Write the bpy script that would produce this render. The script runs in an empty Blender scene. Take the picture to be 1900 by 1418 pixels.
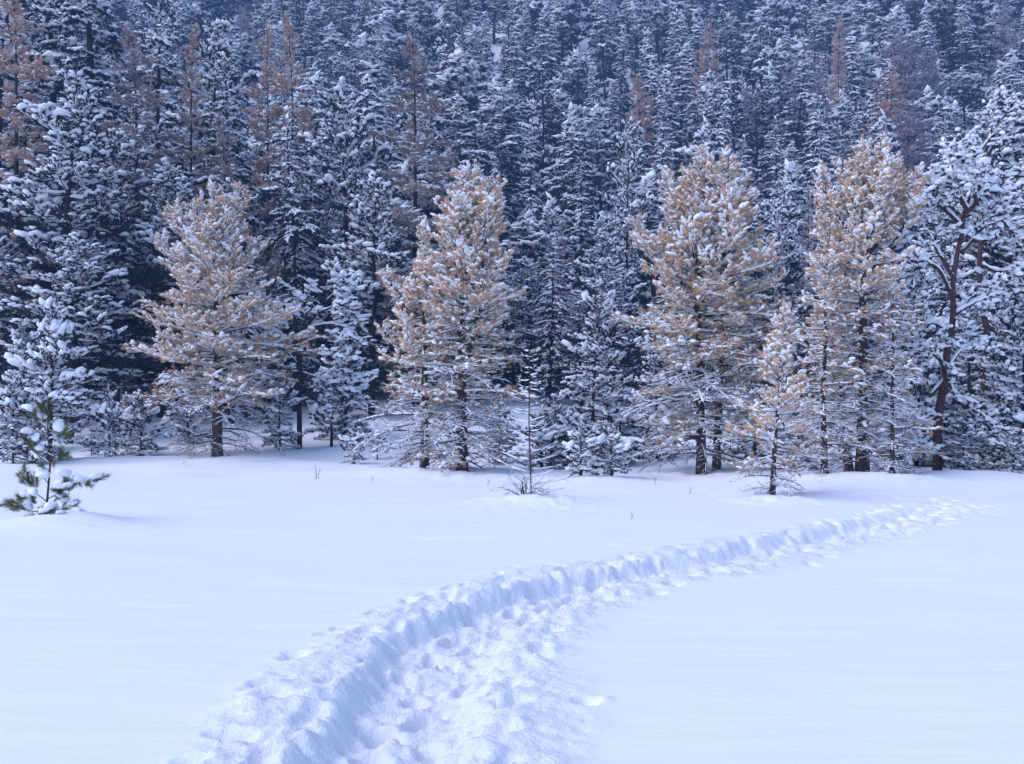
import bpy, math, time
import numpy as np
from math import radians, sin, cos, pi
T0 = time.time()
SC = bpy.context.scene
COL = SC.collection

# ------------------------------------------------------------------ camera, world, sun, exposure
EYE = 1.6
F = 1847.0                      # focal length in photograph pixels (35 mm)
HOR = 755.0                     # horizon row of the photograph
cam = bpy.data.cameras.new('camera')
cam.lens = 35.0; cam.sensor_width = 36.0
cam.shift_y = 0.0242
cam.clip_start = 0.1; cam.clip_end = 2000
camo = bpy.data.objects.new('camera', cam); COL.objects.link(camo)
camo.location = (0, 0, EYE); camo.rotation_euler = (radians(90), 0, 0)
SC.camera = camo

SUN_EL, SUN_AZ = 47.0, 248.0     # elevation; compass direction the light comes from (0 = +Y, clockwise)
w = bpy.data.worlds.new('World'); SC.world = w; w.use_nodes = True
nt = w.node_tree; nt.nodes.clear()
sky = nt.nodes.new('ShaderNodeTexSky'); sky.sky_type = 'NISHITA'; sky.sun_disc = False
sky.sun_elevation = radians(SUN_EL); sky.sun_rotation = radians(SUN_AZ)
sky.altitude = 1500; sky.air_density = 1.0; sky.dust_density = 0.6; sky.ozone_density = 3.0
bg = nt.nodes.new('ShaderNodeBackground'); bg.inputs['Strength'].default_value = 0.15
wo = nt.nodes.new('ShaderNodeOutputWorld')
nt.links.new(sky.outputs[0], bg.inputs[0]); nt.links.new(bg.outputs[0], wo.inputs[0])
sl = bpy.data.lights.new('sun', 'SUN'); sl.energy = 1.9; sl.angle = radians(55); sl.color = (0.95, 0.89, 1.0)
so = bpy.data.objects.new('sun', sl); COL.objects.link(so)
so.rotation_euler = (radians(90 - SUN_EL), 0, radians(180 - SUN_AZ))
so.location = (-10, -10, 30)
SC.view_settings.view_transform = 'Standard'; SC.view_settings.look = 'None'
SC.view_settings.exposure = 0.99; SC.view_settings.gamma = 1.0
SC.view_settings.use_curve_mapping = False
SC.cycles.max_bounces = 6; SC.cycles.diffuse_bounces = 4; SC.cycles.glossy_bounces = 1
SC.cycles.transmission_bounces = 1; SC.cycles.volume_bounces = 0; SC.cycles.transparent_max_bounces = 4
SC.cycles.use_denoising = True
SC.cycles.caustics_reflective = False; SC.cycles.caustics_refractive = False
HAZE_DENSITY = 0.0017

# ------------------------------------------------------------------ noise
def _hash(ix, iy, seed):
    h = (ix.astype(np.int64) * 374761393 + iy.astype(np.int64) * 668265263 + seed * 1442695041) & 0xffffffff
    h = ((h ^ (h >> 13)) * 1274126177) & 0xffffffff
    h = h ^ (h >> 16)
    return (h & 0xffffff) / float(0xffffff)
def noise(x, y, seed=0):
    x = np.asarray(x, float); y = np.asarray(y, float)
    ix = np.floor(x); iy = np.floor(y); fx = x - ix; fy = y - iy
    ux = fx*fx*fx*(fx*(fx*6-15)+10); uy = fy*fy*fy*(fy*(fy*6-15)+10)
    a = _hash(ix, iy, seed); b = _hash(ix+1, iy, seed); c = _hash(ix, iy+1, seed); d = _hash(ix+1, iy+1, seed)
    return (a*(1-ux)+b*ux)*(1-uy) + (c*(1-ux)+d*ux)*uy
def fbm(x, y, seed=0, octv=4):
    s = 0; a = .5
    for o in range(octv):
        s = s + a*(noise(x, y, seed+o*17)*2-1); x = x*2.03+5.1; y = y*2.03+1.7; a *= .5
    return s
def sstep(e0, e1, x):
    t = np.clip((x-e0)/(e1-e0), 0, 1); return t*t*(3-2*t)

# ------------------------------------------------------------------ terrain height
PY = np.array([-400, 30, 35, 40, 46, 60, 80, 103, 130, 180, 230, 300, 420, 600.])
PZ = np.array([0, 0, .45, 1.0, 1.8, 4.2, 11.5, 24.0, 42, 78, 112, 155, 225, 330.])
def base_h(x, y):
    x = np.asarray(x, float); y = np.asarray(y, float)
    yy = y + 4*fbm(x/22, y/400, 3, 2)*sstep(24, 40, y)
    h = (np.interp(yy-5, PY, PZ)+np.interp(yy, PY, PZ)*2+np.interp(yy+5, PY, PZ))/4 - .11*0
    h = h + sstep(35, 90, y)*2.2*fbm(x/26, y/26, 8, 3)
    h = h + .07*fbm(x/6.0, y/2.6, 5, 3)*sstep(3, 10, y) + .020*fbm(x/2.2, y/.9, 15, 2)*sstep(4, 9, y)
    h = h + sstep(18, 26, y)*.13*fbm(x/2.3, y/2.2, 31, 3)
    h = h + .09*sstep(18.3, 19.6, y)*sstep(3, 6, x)      # bank along the right hand tree line
    return h
MOUNDS = []
def gh(x, y):
    h = base_h(x, y)
    for (mx, my, r, a) in MOUNDS:
        h = h + a*np.exp(-((x-mx)**2+(y-my)**2)/(r*r))
    return h
def at(px, d):                     # a place given as photograph column and distance
    return ((px-950)/F*d, float(d))
def zpx(py, d):
    return EYE + (HOR-py)/F*d

# ------------------------------------------------------------------ materials
def mat_new(name, rough=.8):
    m = bpy.data.materials.new(name); m.use_nodes = True
    b = m.node_tree.nodes['Principled BSDF']; b.inputs['Roughness'].default_value = rough
    b.inputs['Specular IOR Level'].default_value = .25
    return m, m.node_tree, b
def noise_mat(name, c1, c2, scale=6, rough=.8, detail=3, rnd=0.0, c3=None, bump=0, bscale=40):
    m, t, b = mat_new(name, rough)
    tc = t.nodes.new('ShaderNodeTexCoord')
    n = t.nodes.new('ShaderNodeTexNoise'); n.inputs['Scale'].default_value = scale; n.inputs['Detail'].default_value = detail
    t.links.new(tc.outputs['Object'], n.inputs['Vector'])
    r = t.nodes.new('ShaderNodeValToRGB')
    r.color_ramp.elements[0].position = .35; r.color_ramp.elements[1].position = .65
    r.color_ramp.elements[0].color = (*c1, 1); r.color_ramp.elements[1].color = (*c2, 1)
    t.links.new(n.outputs['Fac'], r.inputs[0])
    out = r.outputs[0]
    if c3 is not None:
        oi = t.nodes.new('ShaderNodeObjectInfo'); mx = t.nodes.new('ShaderNodeMix'); mx.data_type = 'RGBA'
        mu = t.nodes.new('ShaderNodeMath'); mu.operation = 'MULTIPLY'; mu.inputs[1].default_value = rnd
        t.links.new(oi.outputs['Random'], mu.inputs[0]); t.links.new(mu.outputs[0], mx.inputs['Factor'])
        t.links.new(out, mx.inputs['A']); mx.inputs['B'].default_value = (*c3, 1); out = mx.outputs['Result']
    t.links.new(out, b.inputs['Base Color'])
    if bump:
        n2 = t.nodes.new('ShaderNodeTexNoise'); n2.inputs['Scale'].default_value = bscale; n2.inputs['Detail'].default_value = 4
        t.links.new(tc.outputs['Object'], n2.inputs['Vector'])
        bp = t.nodes.new('ShaderNodeBump'); bp.inputs['Strength'].default_value = bump; bp.inputs['Distance'].default_value = .02
        t.links.new(n2.outputs['Fac'], bp.inputs['Height']); t.links.new(bp.outputs[0], b.inputs['Normal'])
    return m
M = {}
M['snow'] = noise_mat('loose_snow', (.83,.85,.90), (.90,.91,.94), 9, .75, 2, bump=.5, bscale=35)
M['bark'] = noise_mat('dark_bark', (.018,.014,.018), (.060,.044,.042), 14, .9, 5, bump=.9, bscale=30)
M['redbark'] = noise_mat('red_bark', (.060,.030,.030), (.120,.060,.052), 9, .85, 5, bump=.8, bscale=25)
M['brownbark'] = noise_mat('brown_bark', (.040,.026,.024), (.105,.062,.050), 16, .9, 5, bump=.9, bscale=30)
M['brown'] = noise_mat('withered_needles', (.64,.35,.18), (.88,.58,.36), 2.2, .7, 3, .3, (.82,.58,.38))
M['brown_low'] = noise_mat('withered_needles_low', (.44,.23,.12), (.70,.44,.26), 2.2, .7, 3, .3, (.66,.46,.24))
M['green'] = noise_mat('dark_needles', (.008,.014,.018), (.022,.032,.034), 1.5, .7, 3, .7, (.020,.032,.050))
M['sapling'] = noise_mat('olive_needles', (.060,.080,.030), (.24,.25,.09), 5, .6, 2)
M['larch'] = noise_mat('orange_larch_needles', (.50,.31,.23), (.68,.46,.37), 1.2, .7, 2)
M['greylarch'] = noise_mat('grey_larch_twigs', (.34,.30,.36), (.50,.42,.45), .5, .8, 2)
M['mixlarch'] = noise_mat('frosted_larch_twigs', (.20,.17,.18), (.46,.34,.29), .35, .8, 2)
def snow_ground_mat():
    m, t, b = mat_new('fresh_snow', .65)
    tc = t.nodes.new('ShaderNodeTexCoord')
    n = t.nodes.new('ShaderNodeTexNoise'); n.inputs['Scale'].default_value = .6; n.inputs['Detail'].default_value = 5
    t.links.new(tc.outputs['Object'], n.inputs['Vector'])
    r = t.nodes.new('ShaderNodeValToRGB')
    r.color_ramp.elements[0].color = (.86,.88,.915,1); r.color_ramp.elements[1].color = (.91,.92,.94,1)
    t.links.new(n.outputs['Fac'], r.inputs[0]); t.links.new(r.outputs[0], b.inputs['Base Color'])
    mp = t.nodes.new('ShaderNodeMapping'); mp.inputs['Scale'].default_value = (.8, 3.2, 1)
    t.links.new(tc.outputs['Object'], mp.inputs[0])
    n1 = t.nodes.new('ShaderNodeTexNoise'); n1.inputs['Scale'].default_value = 1.1; n1.inputs['Detail'].default_value = 5
    t.links.new(mp.outputs[0], n1.inputs['Vector'])
    n2 = t.nodes.new('ShaderNodeTexNoise'); n2.inputs['Scale'].default_value = 24; n2.inputs['Detail'].default_value = 6; n2.inputs['Roughness'].default_value = .65
    t.links.new(tc.outputs['Object'], n2.inputs['Vector'])
    b1 = t.nodes.new('ShaderNodeBump'); b1.inputs['Strength'].default_value = .4; b1.inputs['Distance'].default_value = .06
    b2 = t.nodes.new('ShaderNodeBump'); b2.inputs['Distance'].default_value = .03
    ca = t.nodes.new('ShaderNodeAttribute'); ca.attribute_name = 'churn'      # trodden snow is crumbly, untouched snow is fine grained
    mr = t.nodes.new('ShaderNodeMapRange'); mr.inputs['To Min'].default_value = .12; mr.inputs['To Max'].default_value = .85
    t.links.new(ca.outputs['Fac'], mr.inputs['Value']); t.links.new(mr.outputs[0], b2.inputs['Strength'])
    t.links.new(n1.outputs['Fac'], b1.inputs['Height']); t.links.new(n2.outputs['Fac'], b2.inputs['Height'])
    t.links.new(b1.outputs[0], b2.inputs['Normal']); t.links.new(b2.outputs[0], b.inputs['Normal'])
    return m
M['ground'] = snow_ground_mat()

# ------------------------------------------------------------------ mesh helpers
def mesh_from(name, parts, mats, smooth=(True,)):
    """parts: list of (V, F, material index, smooth)"""
    parts = [p for p in parts if len(p[0])]
    V = np.concatenate([p[0] for p in parts]).astype(np.float32)
    off = 0; Fs = []; mi = []; sm = []
    for v, f, m, s in parts:
        Fs.append(f+off); off += len(v); mi.append(np.full(len(f), m)); sm.append(np.full(len(f), s))
    Fa = np.concatenate(Fs).astype(np.int32); mi = np.concatenate(mi).astype(np.int32); sm = np.concatenate(sm)
    me = bpy.data.meshes.new(name)
    me.vertices.add(len(V)); me.vertices.foreach_set('co', V.ravel())
    n = Fa.shape[1]
    me.loops.add(len(Fa)*n); me.loops.foreach_set('vertex_index', Fa.ravel())
    me.polygons.add(len(Fa)); me.polygons.foreach_set('loop_start', np.arange(0, len(Fa)*n, n, dtype=np.int32))
    me.polygons.foreach_set('loop_total', np.full(len(Fa), n, dtype=np.int32))
    me.polygons.foreach_set('material_index', mi); me.polygons.foreach_set('use_smooth', sm.astype(bool))
    for k in mats: me.materials.append(M[k])
    me.update(calc_edges=True)
    return me
class Acc:
    def __init__(s): s.V = []; s.F = []; s.n = 0
    def add(s, V, Fc):
        if len(V) == 0: return
        s.V.append(V); s.F.append(Fc+s.n); s.n += len(V)
    def get(s):
        if not s.V: return (np.zeros((0,3)), np.zeros((0,3), int))
        return (np.concatenate(s.V), np.concatenate(s.F))
UP = np.array([0,0,1.])
def norm(a): return a/np.maximum(np.linalg.norm(a, axis=-1, keepdims=True), 1e-9)
def tube(P, R, k=5, sz=1.0, rng=None, rough=0):
    P = np.asarray(P, float); R = np.asarray(R, float); n = len(P)
    T = norm(np.gradient(P, axis=0))
    ref = np.where(np.abs(T[:, 2:3]) > .93, np.array([[0,1.,0]]), np.array([[0,0,1.]]))
    S = norm(np.cross(ref, T)); N = np.cross(T, S)
    # keep the frame from flipping
    for i in range(1, n):
        if (S[i]*S[i-1]).sum() < 0: S[i] *= -1; N[i] *= -1
    a = np.arange(k)/k*2*pi
    r = R[:, None]*np.ones((1, k))
    if rough and rng is not None: r = r*(1+rough*rng.uniform(-1, 1, (n, k)))
    V = P[:, None]+S[:, None]*(np.cos(a)[None, :, None]*r[..., None])+N[:, None]*(np.sin(a)[None, :, None]*r[..., None]*sz)
    V = V.reshape(-1, 3)
    i = np.arange(n-1)[:, None]*k; j = np.arange(k)[None]; j2 = (j+1) % k
    A = (i+j).ravel(); B = (i+j2).ravel(); C = (i+k+j2).ravel(); D = (i+k+j).ravel()
    return V, np.concatenate([np.stack([A, B, C], 1), np.stack([A, C, D], 1)])
def ico(sub):
    t = (1+5**.5)/2
    v = np.array([[-1,t,0],[1,t,0],[-1,-t,0],[1,-t,0],[0,-1,t],[0,1,t],[0,-1,-t],[0,1,-t],[t,0,-1],[t,0,1],[-t,0,-1],[-t,0,1]], float)
    v = norm(v)
    f = [[0,11,5],[0,5,1],[0,1,7],[0,7,10],[0,10,11],[1,5,9],[5,11,4],[11,10,2],[10,7,6],[7,1,8],[3,9,4],[3,4,2],[3,2,6],[3,6,8],[3,8,9],[4,9,5],[2,4,11],[6,2,10],[8,6,7],[9,8,1]]
    for _ in range(sub):
        v = list(map(tuple, v)); c = {}; nf = []
        def mid(a, b):
            key = (min(a,b), max(a,b))
            if key not in c:
                m = norm(np.array(v[a])+np.array(v[b])); v.append(tuple(m)); c[key] = len(v)-1
            return c[key]
        for a, b, d in f:
            x, y, z = mid(a,b), mid(b,d), mid(d,a)
            nf += [[a,x,z],[b,y,x],[d,z,y],[x,y,z]]
        f = nf; v = np.array(v)
    return np.array(v), np.array(f)
def lump_templates(sub, n, seed, rough):
    rng = np.random.default_rng(seed); v, f = ico(sub); out = []
    for i in range(n):
        d = np.ones(len(v))
        for k in range(4):
            q = norm(rng.normal(size=3)); d += rough*np.maximum(0, v@q)**3*rng.uniform(-.6, 1)
        d *= 1+rng.uniform(-.5, .5, len(v))*rough*.35
        w = v*d[:, None]; w[:, 2] = np.where(w[:, 2] < 0, w[:, 2]*.45, w[:, 2])
        out.append(w)
    return np.array(out), f
octv = np.array([[1,0,0],[0,1,0],[-1,0,0],[0,-1,0],[0,0,.9],[0,0,-.4]], float)
octf = np.array([[0,1,4],[1,2,4],[2,3,4],[3,0,4],[1,0,5],[2,1,5],[3,2,5],[0,3,5]])
_r = np.random.default_rng(5)
LUMP = {'hi': lump_templates(1, 12, 1, .75), 'mid': lump_templates(0, 12, 2, .5),
        'far': (octv[None]*(1+_r.uniform(-.3, .3, (8,6,3))), octf)}
def needle_templates(K, n, seed, wid, spread):
    """a brush of K blades round +X, about one unit long"""
    rng = np.random.default_rng(seed); out = []
    for i in range(n):
        ph = rng.uniform(0, 2*pi, K); th = rng.uniform(.15, spread, K); o = rng.uniform(-.25, .55, K)
        d = np.stack([np.cos(th), np.sin(th)*np.cos(ph), np.sin(th)*np.sin(ph)], 1)
        L = rng.uniform(.55, 1, K)
        s = norm(np.cross(d, rng.normal(size=(K,3))))
        b = np.stack([o, np.zeros(K), np.zeros(K)], 1)
        out.append(np.stack([b-s*wid/2, b+s*wid/2, b+d*L[:, None]], 1).reshape(-1, 3))
    return np.array(out), np.arange(3*K).reshape(-1, 3)
NEED = {'hi': needle_templates(20, 8, 3, .17, 1.25), 'mid': needle_templates(7, 8, 4, .32, 1.3), 'far': needle_templates(5, 8, 5, .5, 1.5),
        'long': needle_templates(46, 6, 6, .05, 1.1)}
def frames(D, rng=None):
    D = norm(D); ref = np.where(np.abs(D[:, 2:3]) > .95, np.array([[0,1.,0]]), np.array([[0,0,1.]]))
    S = norm(np.cross(ref, D)); N = np.cross(D, S)
    return np.stack([D, S, N], 2)          # columns
def stamp_templates(tmpl, pos, Rm, scale, rng):
    tv, tf = tmpl; n = len(pos)
    if n == 0: return np.zeros((0,3)), np.zeros((0,3), int)
    k = rng.integers(0, len(tv), n)
    V = tv[k]*scale[:, None, :]
    V = np.einsum('nij,nvj->nvi', Rm, V)+pos[:, None]
    nv = tv.shape[1]
    Fc = (tf[None]+(np.arange(n)*nv)[:, None, None]).reshape(-1, 3)
    return V.reshape(-1, 3), Fc
def foliage(rng, paths, p):
    """paths: (points, radii, sides, tuft_start or None, ridge factor). Returns wood, needles, snow"""
    wood, snow, ned = Acc(), Acc(), Acc()
    TP, TD, TS = [], [], []
    for (P, R, k, ts, rf) in paths:
        P = np.asarray(P, float); R = np.asarray(R, float)
        wood.add(*tube(P, R, k))
        seg = np.linalg.norm(np.diff(P, axis=0), axis=1); cum = np.concatenate([[0], np.cumsum(seg)]); L = cum[-1]
        T = norm(np.gradient(P, axis=0))
        if rf > 0 and p['ridge'] > 0 and L > .05:
            n = max(3, int(L/p['rstep'])); 
            a = 0.0
            while a < .97:
                b = min(1.0, a+rng.uniform(.25, .9))
                m = max(3, int(n*(b-a))+1)
                q = np.linspace(a, b, m)*L
                Q = np.stack([np.interp(q, cum, P[:, c]) for c in range(3)], 1)
                rr = np.interp(q, cum, R)
                env = np.minimum(1, np.minimum(np.arange(m), np.arange(m)[::-1])+.12)
                tz = np.interp(q, cum, np.abs(T[:, 2]))
                sr = p['ridge']*rf*env*rng.uniform(.55, 1.25, m)*(1-.75*tz)
                Q = Q+UP*(rr*.6+sr*.55)[:, None]+rng.normal(0, .1, (m,3))*sr[:, None]
                snow.add(*tube(Q, np.maximum(sr+rr*.4*env, .001), p.get('rk', 5), .85))
                a = b+rng.uniform(0, .12)
        if ts is not None and L > 0 and p['tufts']:
            g = p['gap']; q = np.arange(L, ts*L, -g*rng.uniform(.85, 1.15))
            if len(q):
                Q = np.stack([np.interp(q, cum, P[:, c]) for c in range(3)], 1)
                D = np.stack([np.interp(q, cum, T[:, c]) for c in range(3)], 1)
                D = norm(D+rng.normal(0, p['tj'], D.shape)+UP*p['tup'])
                Q = Q+rng.normal(0, p['pj'], Q.shape)
                TP.append(Q); TD.append(D); TS.append(np.full(len(q), 1.)*rng.uniform(.75, 1.2, len(q)))
    if TP:
        TP = np.concatenate(TP); TD = np.concatenate(TD); TS = np.concatenate(TS)
        keep = rng.random(len(TP)) < p['keep']
        P1, D1, S1 = TP[keep], TD[keep], TS[keep]*p['nlen']
        ned.add(*stamp_templates(NEED[p['lod'] if not p.get('long') else 'long'], P1, frames(D1), np.repeat(S1[:, None], 3, 1), rng))
        sp = rng.random(len(TP)) < p['sprob']
        P2, D2, S2 = TP[sp], TD[sp].copy(), TS[sp]
        D2[:, 2] = np.clip(D2[:, 2], -.3, .3); D2 = norm(D2)
        n = len(P2)
        sc = np.stack([rng.uniform(.7, 1.5, n)*p['sx'], rng.uniform(.6, 1.15, n)*p['sy'], rng.uniform(.6, 1.2, n)*p['sz']], 1)*S2[:, None]
        P2 = P2+D2*(p['nlen']*.35)+UP*(p['nlen']*p['lift'])
        snow.add(*stamp_templates(LUMP[p['lod']], P2, frames(D2), sc, rng))
    return wood.get(), ned.get(), snow.get()
def curve_path(rng, o, d, L, lift, n=5, wob=.12):
    P = [np.array(o, float)]; d = norm(np.array(d, float))
    for i in range(n-1):
        P.append(P[-1]+d*L/(n-1)); d = norm(d+UP*lift/(n-1)+rng.normal(0, wob, 3))
    return np.array(P)
def gen_branch(rng, L, p0, p1, p, nside=14, slen=.42, fan=.25, start=.22, wr=.018, sublift=.5, roundy=False):
    n = 9; pts = [np.zeros(3)]; az = 0
    for i in range(n-1):
        t = i/(n-2); pit = p0+(p1-p0)*t**1.4+rng.normal(0, .06); az += rng.normal(0, .07)
        pts.append(pts[-1]+L/(n-1)*np.array([cos(pit)*cos(az), cos(pit)*sin(az), sin(pit)]))
    main = np.array(pts); T = norm(np.gradient(main, axis=0))
    paths = [(main, np.linspace(wr*L**.5, wr*.25, n), p['wk'], .6 if p['tufts'] else None, 1.0)]
    for i in range(nside):
        t = start+(1-start)*(i+rng.uniform(0, .8))/nside
        if t > .98: continue
        o = np.array([np.interp(t*(n-1), range(n), main[:, c]) for c in range(3)])
        d = norm(np.array([np.interp(t*(n-1), range(n), T[:, c]) for c in range(3)]))
        fr = frames(d[None])[0]
        phi = rng.uniform(0, 2*pi) if roundy else (0 if i % 2 else pi)+rng.normal(.25 if i % 2 else -.25, fan)
        th = rng.uniform(.6, 1.15)
        td = cos(th)*d+sin(th)*(cos(phi)*fr[:, 1]+sin(phi)*fr[:, 2])
        tl = L*slen*(1-.72*t)*rng.uniform(.6, 1.15)*min(1, .55+1.6*t)
        tw = curve_path(rng, o, td, tl, sublift*rng.uniform(.3, 1.2), 4)
        paths.append((tw, np.linspace(wr*.45, wr*.16, 4), 3, p['ts'] if p['tufts'] else None, .68 if p.get('nlen', 1) != .068 else .5))
        for j in range(int(tl/p['subgap'])):
            u = rng.uniform(.25, .9)
            o2 = np.array([np.interp(u*3, range(4), tw[:, c]) for c in range(3)])
            d2 = norm(norm(tw[3]-tw[0])+rng.normal(0, .55, 3)*np.array([1,1,.5]))
            t2 = curve_path(rng, o2, d2, tl*rng.uniform(.25, .5), sublift*.6, 3)
            paths.append((t2, np.linspace(wr*.25, wr*.1, 3), 3, .3 if p['tufts'] else None, .5 if p.get('nlen', 1) != .068 else .32))
    return foliage(rng, paths, p)
BP = dict(wk=5, tufts=True, ts=.35, gap=.085, tj=.35, tup=.35, pj=.012, nlen=.085, keep=1, sprob=.5, sx=.085, sy=.05, sz=.045,
          lift=.35, ridge=.020, rstep=.07, lod='hi', subgap=.16)
def P_(**k): q = dict(BP); q.update(k); return q
def make_set(seed, specs):
    out = {}
    for cls, (cnt, kw, p) in specs.items():
        out[cls] = []
        for i in range(cnt):
            rng = np.random.default_rng(seed*1000+hash_str(cls)+i)
            k2 = dict(kw); L = k2.pop('L'); k2['p0'] = kw['p0']+rng.normal(0, .08); k2['p1'] = kw['p1']+rng.normal(0, .1)
            out[cls].append((L, gen_branch(rng, L, p=p, **k2)))
    return out
def hash_str(s): return sum(ord(c)*(i+7) for i, c in enumerate(s)) % 997

# branch libraries --------------------------------------------------
_HB = dict(sx=.060, sy=.046, sz=.038, lift=.36, nlen=.095, gap=.065, tj=.35, tup=.30, pj=.012, ridge=.046, subgap=.26, rstep=.075, rk=5)
def H_(**k): q = dict(_HB); q.update(k); return P_(**q)
BROWN = make_set(1, {
    'lead': (3, dict(L=.75, p0=1.45, p1=1.5, nside=10, slen=.42, start=.05, roundy=True, sublift=1.1, wr=.022), H_(sprob=0.48, tup=.7)),
    'upS':  (5, dict(L=.6, p0=.45, p1=1.1, nside=6, slen=.5, sublift=.9), H_(sprob=0.42)),
    'up':   (6, dict(L=1.1, p0=.25, p1=.95, nside=8, slen=.48, sublift=.9), H_(sprob=0.42)),
    'upL':  (5, dict(L=1.8, p0=.15, p1=.80, nside=12, slen=.40, sublift=.8), H_(sprob=0.42)),
    'midS': (5, dict(L=1.0, p0=.10, p1=.45, nside=8, slen=.46, sublift=.6), H_(sprob=0.39)),
    'mid':  (7, dict(L=1.6, p0=.05, p1=.45, nside=11, slen=.42, sublift=.6), H_(sprob=0.38, ts=.4)),
    'midL': (6, dict(L=2.3, p0=.02, p1=.45, nside=15, slen=.38, sublift=.6), H_(sprob=0.36, ts=.45)),
    'lowS': (5, dict(L=1.0, p0=.0, p1=-.10, nside=11, slen=.42, sublift=-.1, fan=.5), H_(sprob=0.06, keep=.5, ridge=.030, ts=.4, tup=0, tj=.6, nlen=.068, subgap=.16)),
    'low':  (7, dict(L=1.7, p0=.0, p1=-.15, nside=17, slen=.38, sublift=-.1, fan=.5), H_(sprob=0.06, keep=.5, ridge=.034, ts=.45, tup=0, tj=.6, nlen=.068, subgap=.18)),
    'dead': (4, dict(L=1.3, p0=-.15, p1=-.75, nside=15, slen=.5, sublift=-.5, fan=.7), P_(tufts=False, ridge=.007, subgap=.13)),
    'bare': (6, dict(L=1.5, p0=-.12, p1=-.50, nside=17, slen=.45, sublift=-.3, fan=.5), P_(tufts=False, ridge=.024, subgap=.14)),
})
SIZES = {'up': ['upS','up','upL'], 'mid': ['midS','mid','midL'], 'low': ['lowS','low']}
def sized(lib, c, L):
    if c not in SIZES or SIZES[c][-1] not in lib: return c
    ks = [k for k in SIZES[c] if k in lib]
    return min(ks, key=lambda k: abs(math.log(L/lib[k][0][0])))
print('brown', time.time()-T0)
GREEN = make_set(2, {            # snowy dark pine, seen from middle distance
    'lead': (2, dict(L=1.0, p0=1.45, p1=1.5, nside=8, slen=.45, start=.05, roundy=True, sublift=1.0), P_(lod='mid', subgap=.6, rstep=.22, rk=4, wk=4, nlen=0.230, gap=.19, sprob=0.63, sx=0.133, sy=0.141, sz=0.094, ridge=0.072)),
    'upS':  (3, dict(L=.9, p0=.4, p1=.8, nside=6, slen=.5, sublift=.6), P_(lod='mid', subgap=.6, rstep=.22, rk=4, wk=4, nlen=0.241, gap=.19, sprob=0.69, sx=0.142, sy=0.153, sz=0.094, ridge=0.072)),
    'up':   (4, dict(L=1.5, p0=.2, p1=.6, nside=8, slen=.48, sublift=.5), P_(lod='mid', subgap=.6, rstep=.22, rk=4, wk=4, nlen=0.253, gap=.21, sprob=0.65, sx=0.160, sy=0.163, sz=0.102, ridge=0.095)),
    'mid':  (5, dict(L=2.2, p0=0.0, p1=.25, nside=10, slen=.42, sublift=.3), P_(lod='mid', subgap=.6, rstep=.22, rk=4, wk=4, nlen=0.276, gap=.23, sprob=0.61, sx=0.178, sy=0.175, sz=0.102, ridge=0.119)),
    'low':  (5, dict(L=2.6, p0=-.1, p1=-.15, nside=11, slen=.40, sublift=-.1), P_(lod='mid', subgap=.6, rstep=.22, rk=4, wk=4, nlen=0.276, gap=.25, sprob=0.42, sx=0.186, sy=0.175, sz=0.094, ridge=0.095, tup=-.1)),
    'bare': (3, dict(L=1.7, p0=-.05, p1=-.35, nside=8, slen=.35, sublift=.1), P_(lod='mid', subgap=.6, rstep=.22, rk=4, wk=4, tufts=False, ridge=0.068)),
})
SPRUCE = make_set(3, {            # drooping flat sprays
    'lead': (2, dict(L=.9, p0=1.5, p1=1.5, nside=8, slen=.3, start=.05, roundy=True, sublift=.3), P_(lod='mid', subgap=.6, rstep=.22, rk=4, wk=4, nlen=0.184, gap=.18, sprob=0.50, sx=0.107, sy=0.098, sz=0.075, ridge=0.072, tup=0)),
    'upS':  (3, dict(L=.9, p0=.25, p1=.25, nside=7, slen=.4, sublift=-.2), P_(lod='mid', subgap=.6, rstep=.22, rk=4, wk=4, nlen=0.207, gap=.17, sprob=0.59, sx=0.133, sy=0.120, sz=0.075, ridge=0.106, tup=-.1)),
    'up':   (4, dict(L=1.5, p0=.1, p1=-.05, nside=9, slen=.38, sublift=-.4), P_(lod='mid', subgap=.6, rstep=.22, rk=4, wk=4, nlen=0.230, gap=.19, sprob=0.59, sx=0.160, sy=0.141, sz=0.084, ridge=0.131, tup=-.3)),
    'mid':  (5, dict(L=2.2, p0=-.05, p1=-.40, nside=12, slen=.34, sublift=-.8), P_(lod='mid', subgap=.6, rstep=.22, rk=4, wk=4, nlen=0.265, gap=.21, sprob=0.52, sx=0.186, sy=0.141, sz=0.084, ridge=0.156, tup=-.5)),
    'low':  (5, dict(L=2.8, p0=-.15, p1=-.50, nside=13, slen=.32, sublift=-.9), P_(lod='mid', subgap=.6, rstep=.22, rk=4, wk=4, nlen=0.276, gap=.23, sprob=0.35, sx=0.194, sy=0.141, sz=0.084, ridge=0.124, tup=-.6)),
    'bare': (2, dict(L=1.9, p0=-.1, p1=-.5, nside=6, slen=.3, sublift=-.3), P_(lod='mid', subgap=.6, rstep=.22, rk=4, wk=4, tufts=False, ridge=0.072)),
})
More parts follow.
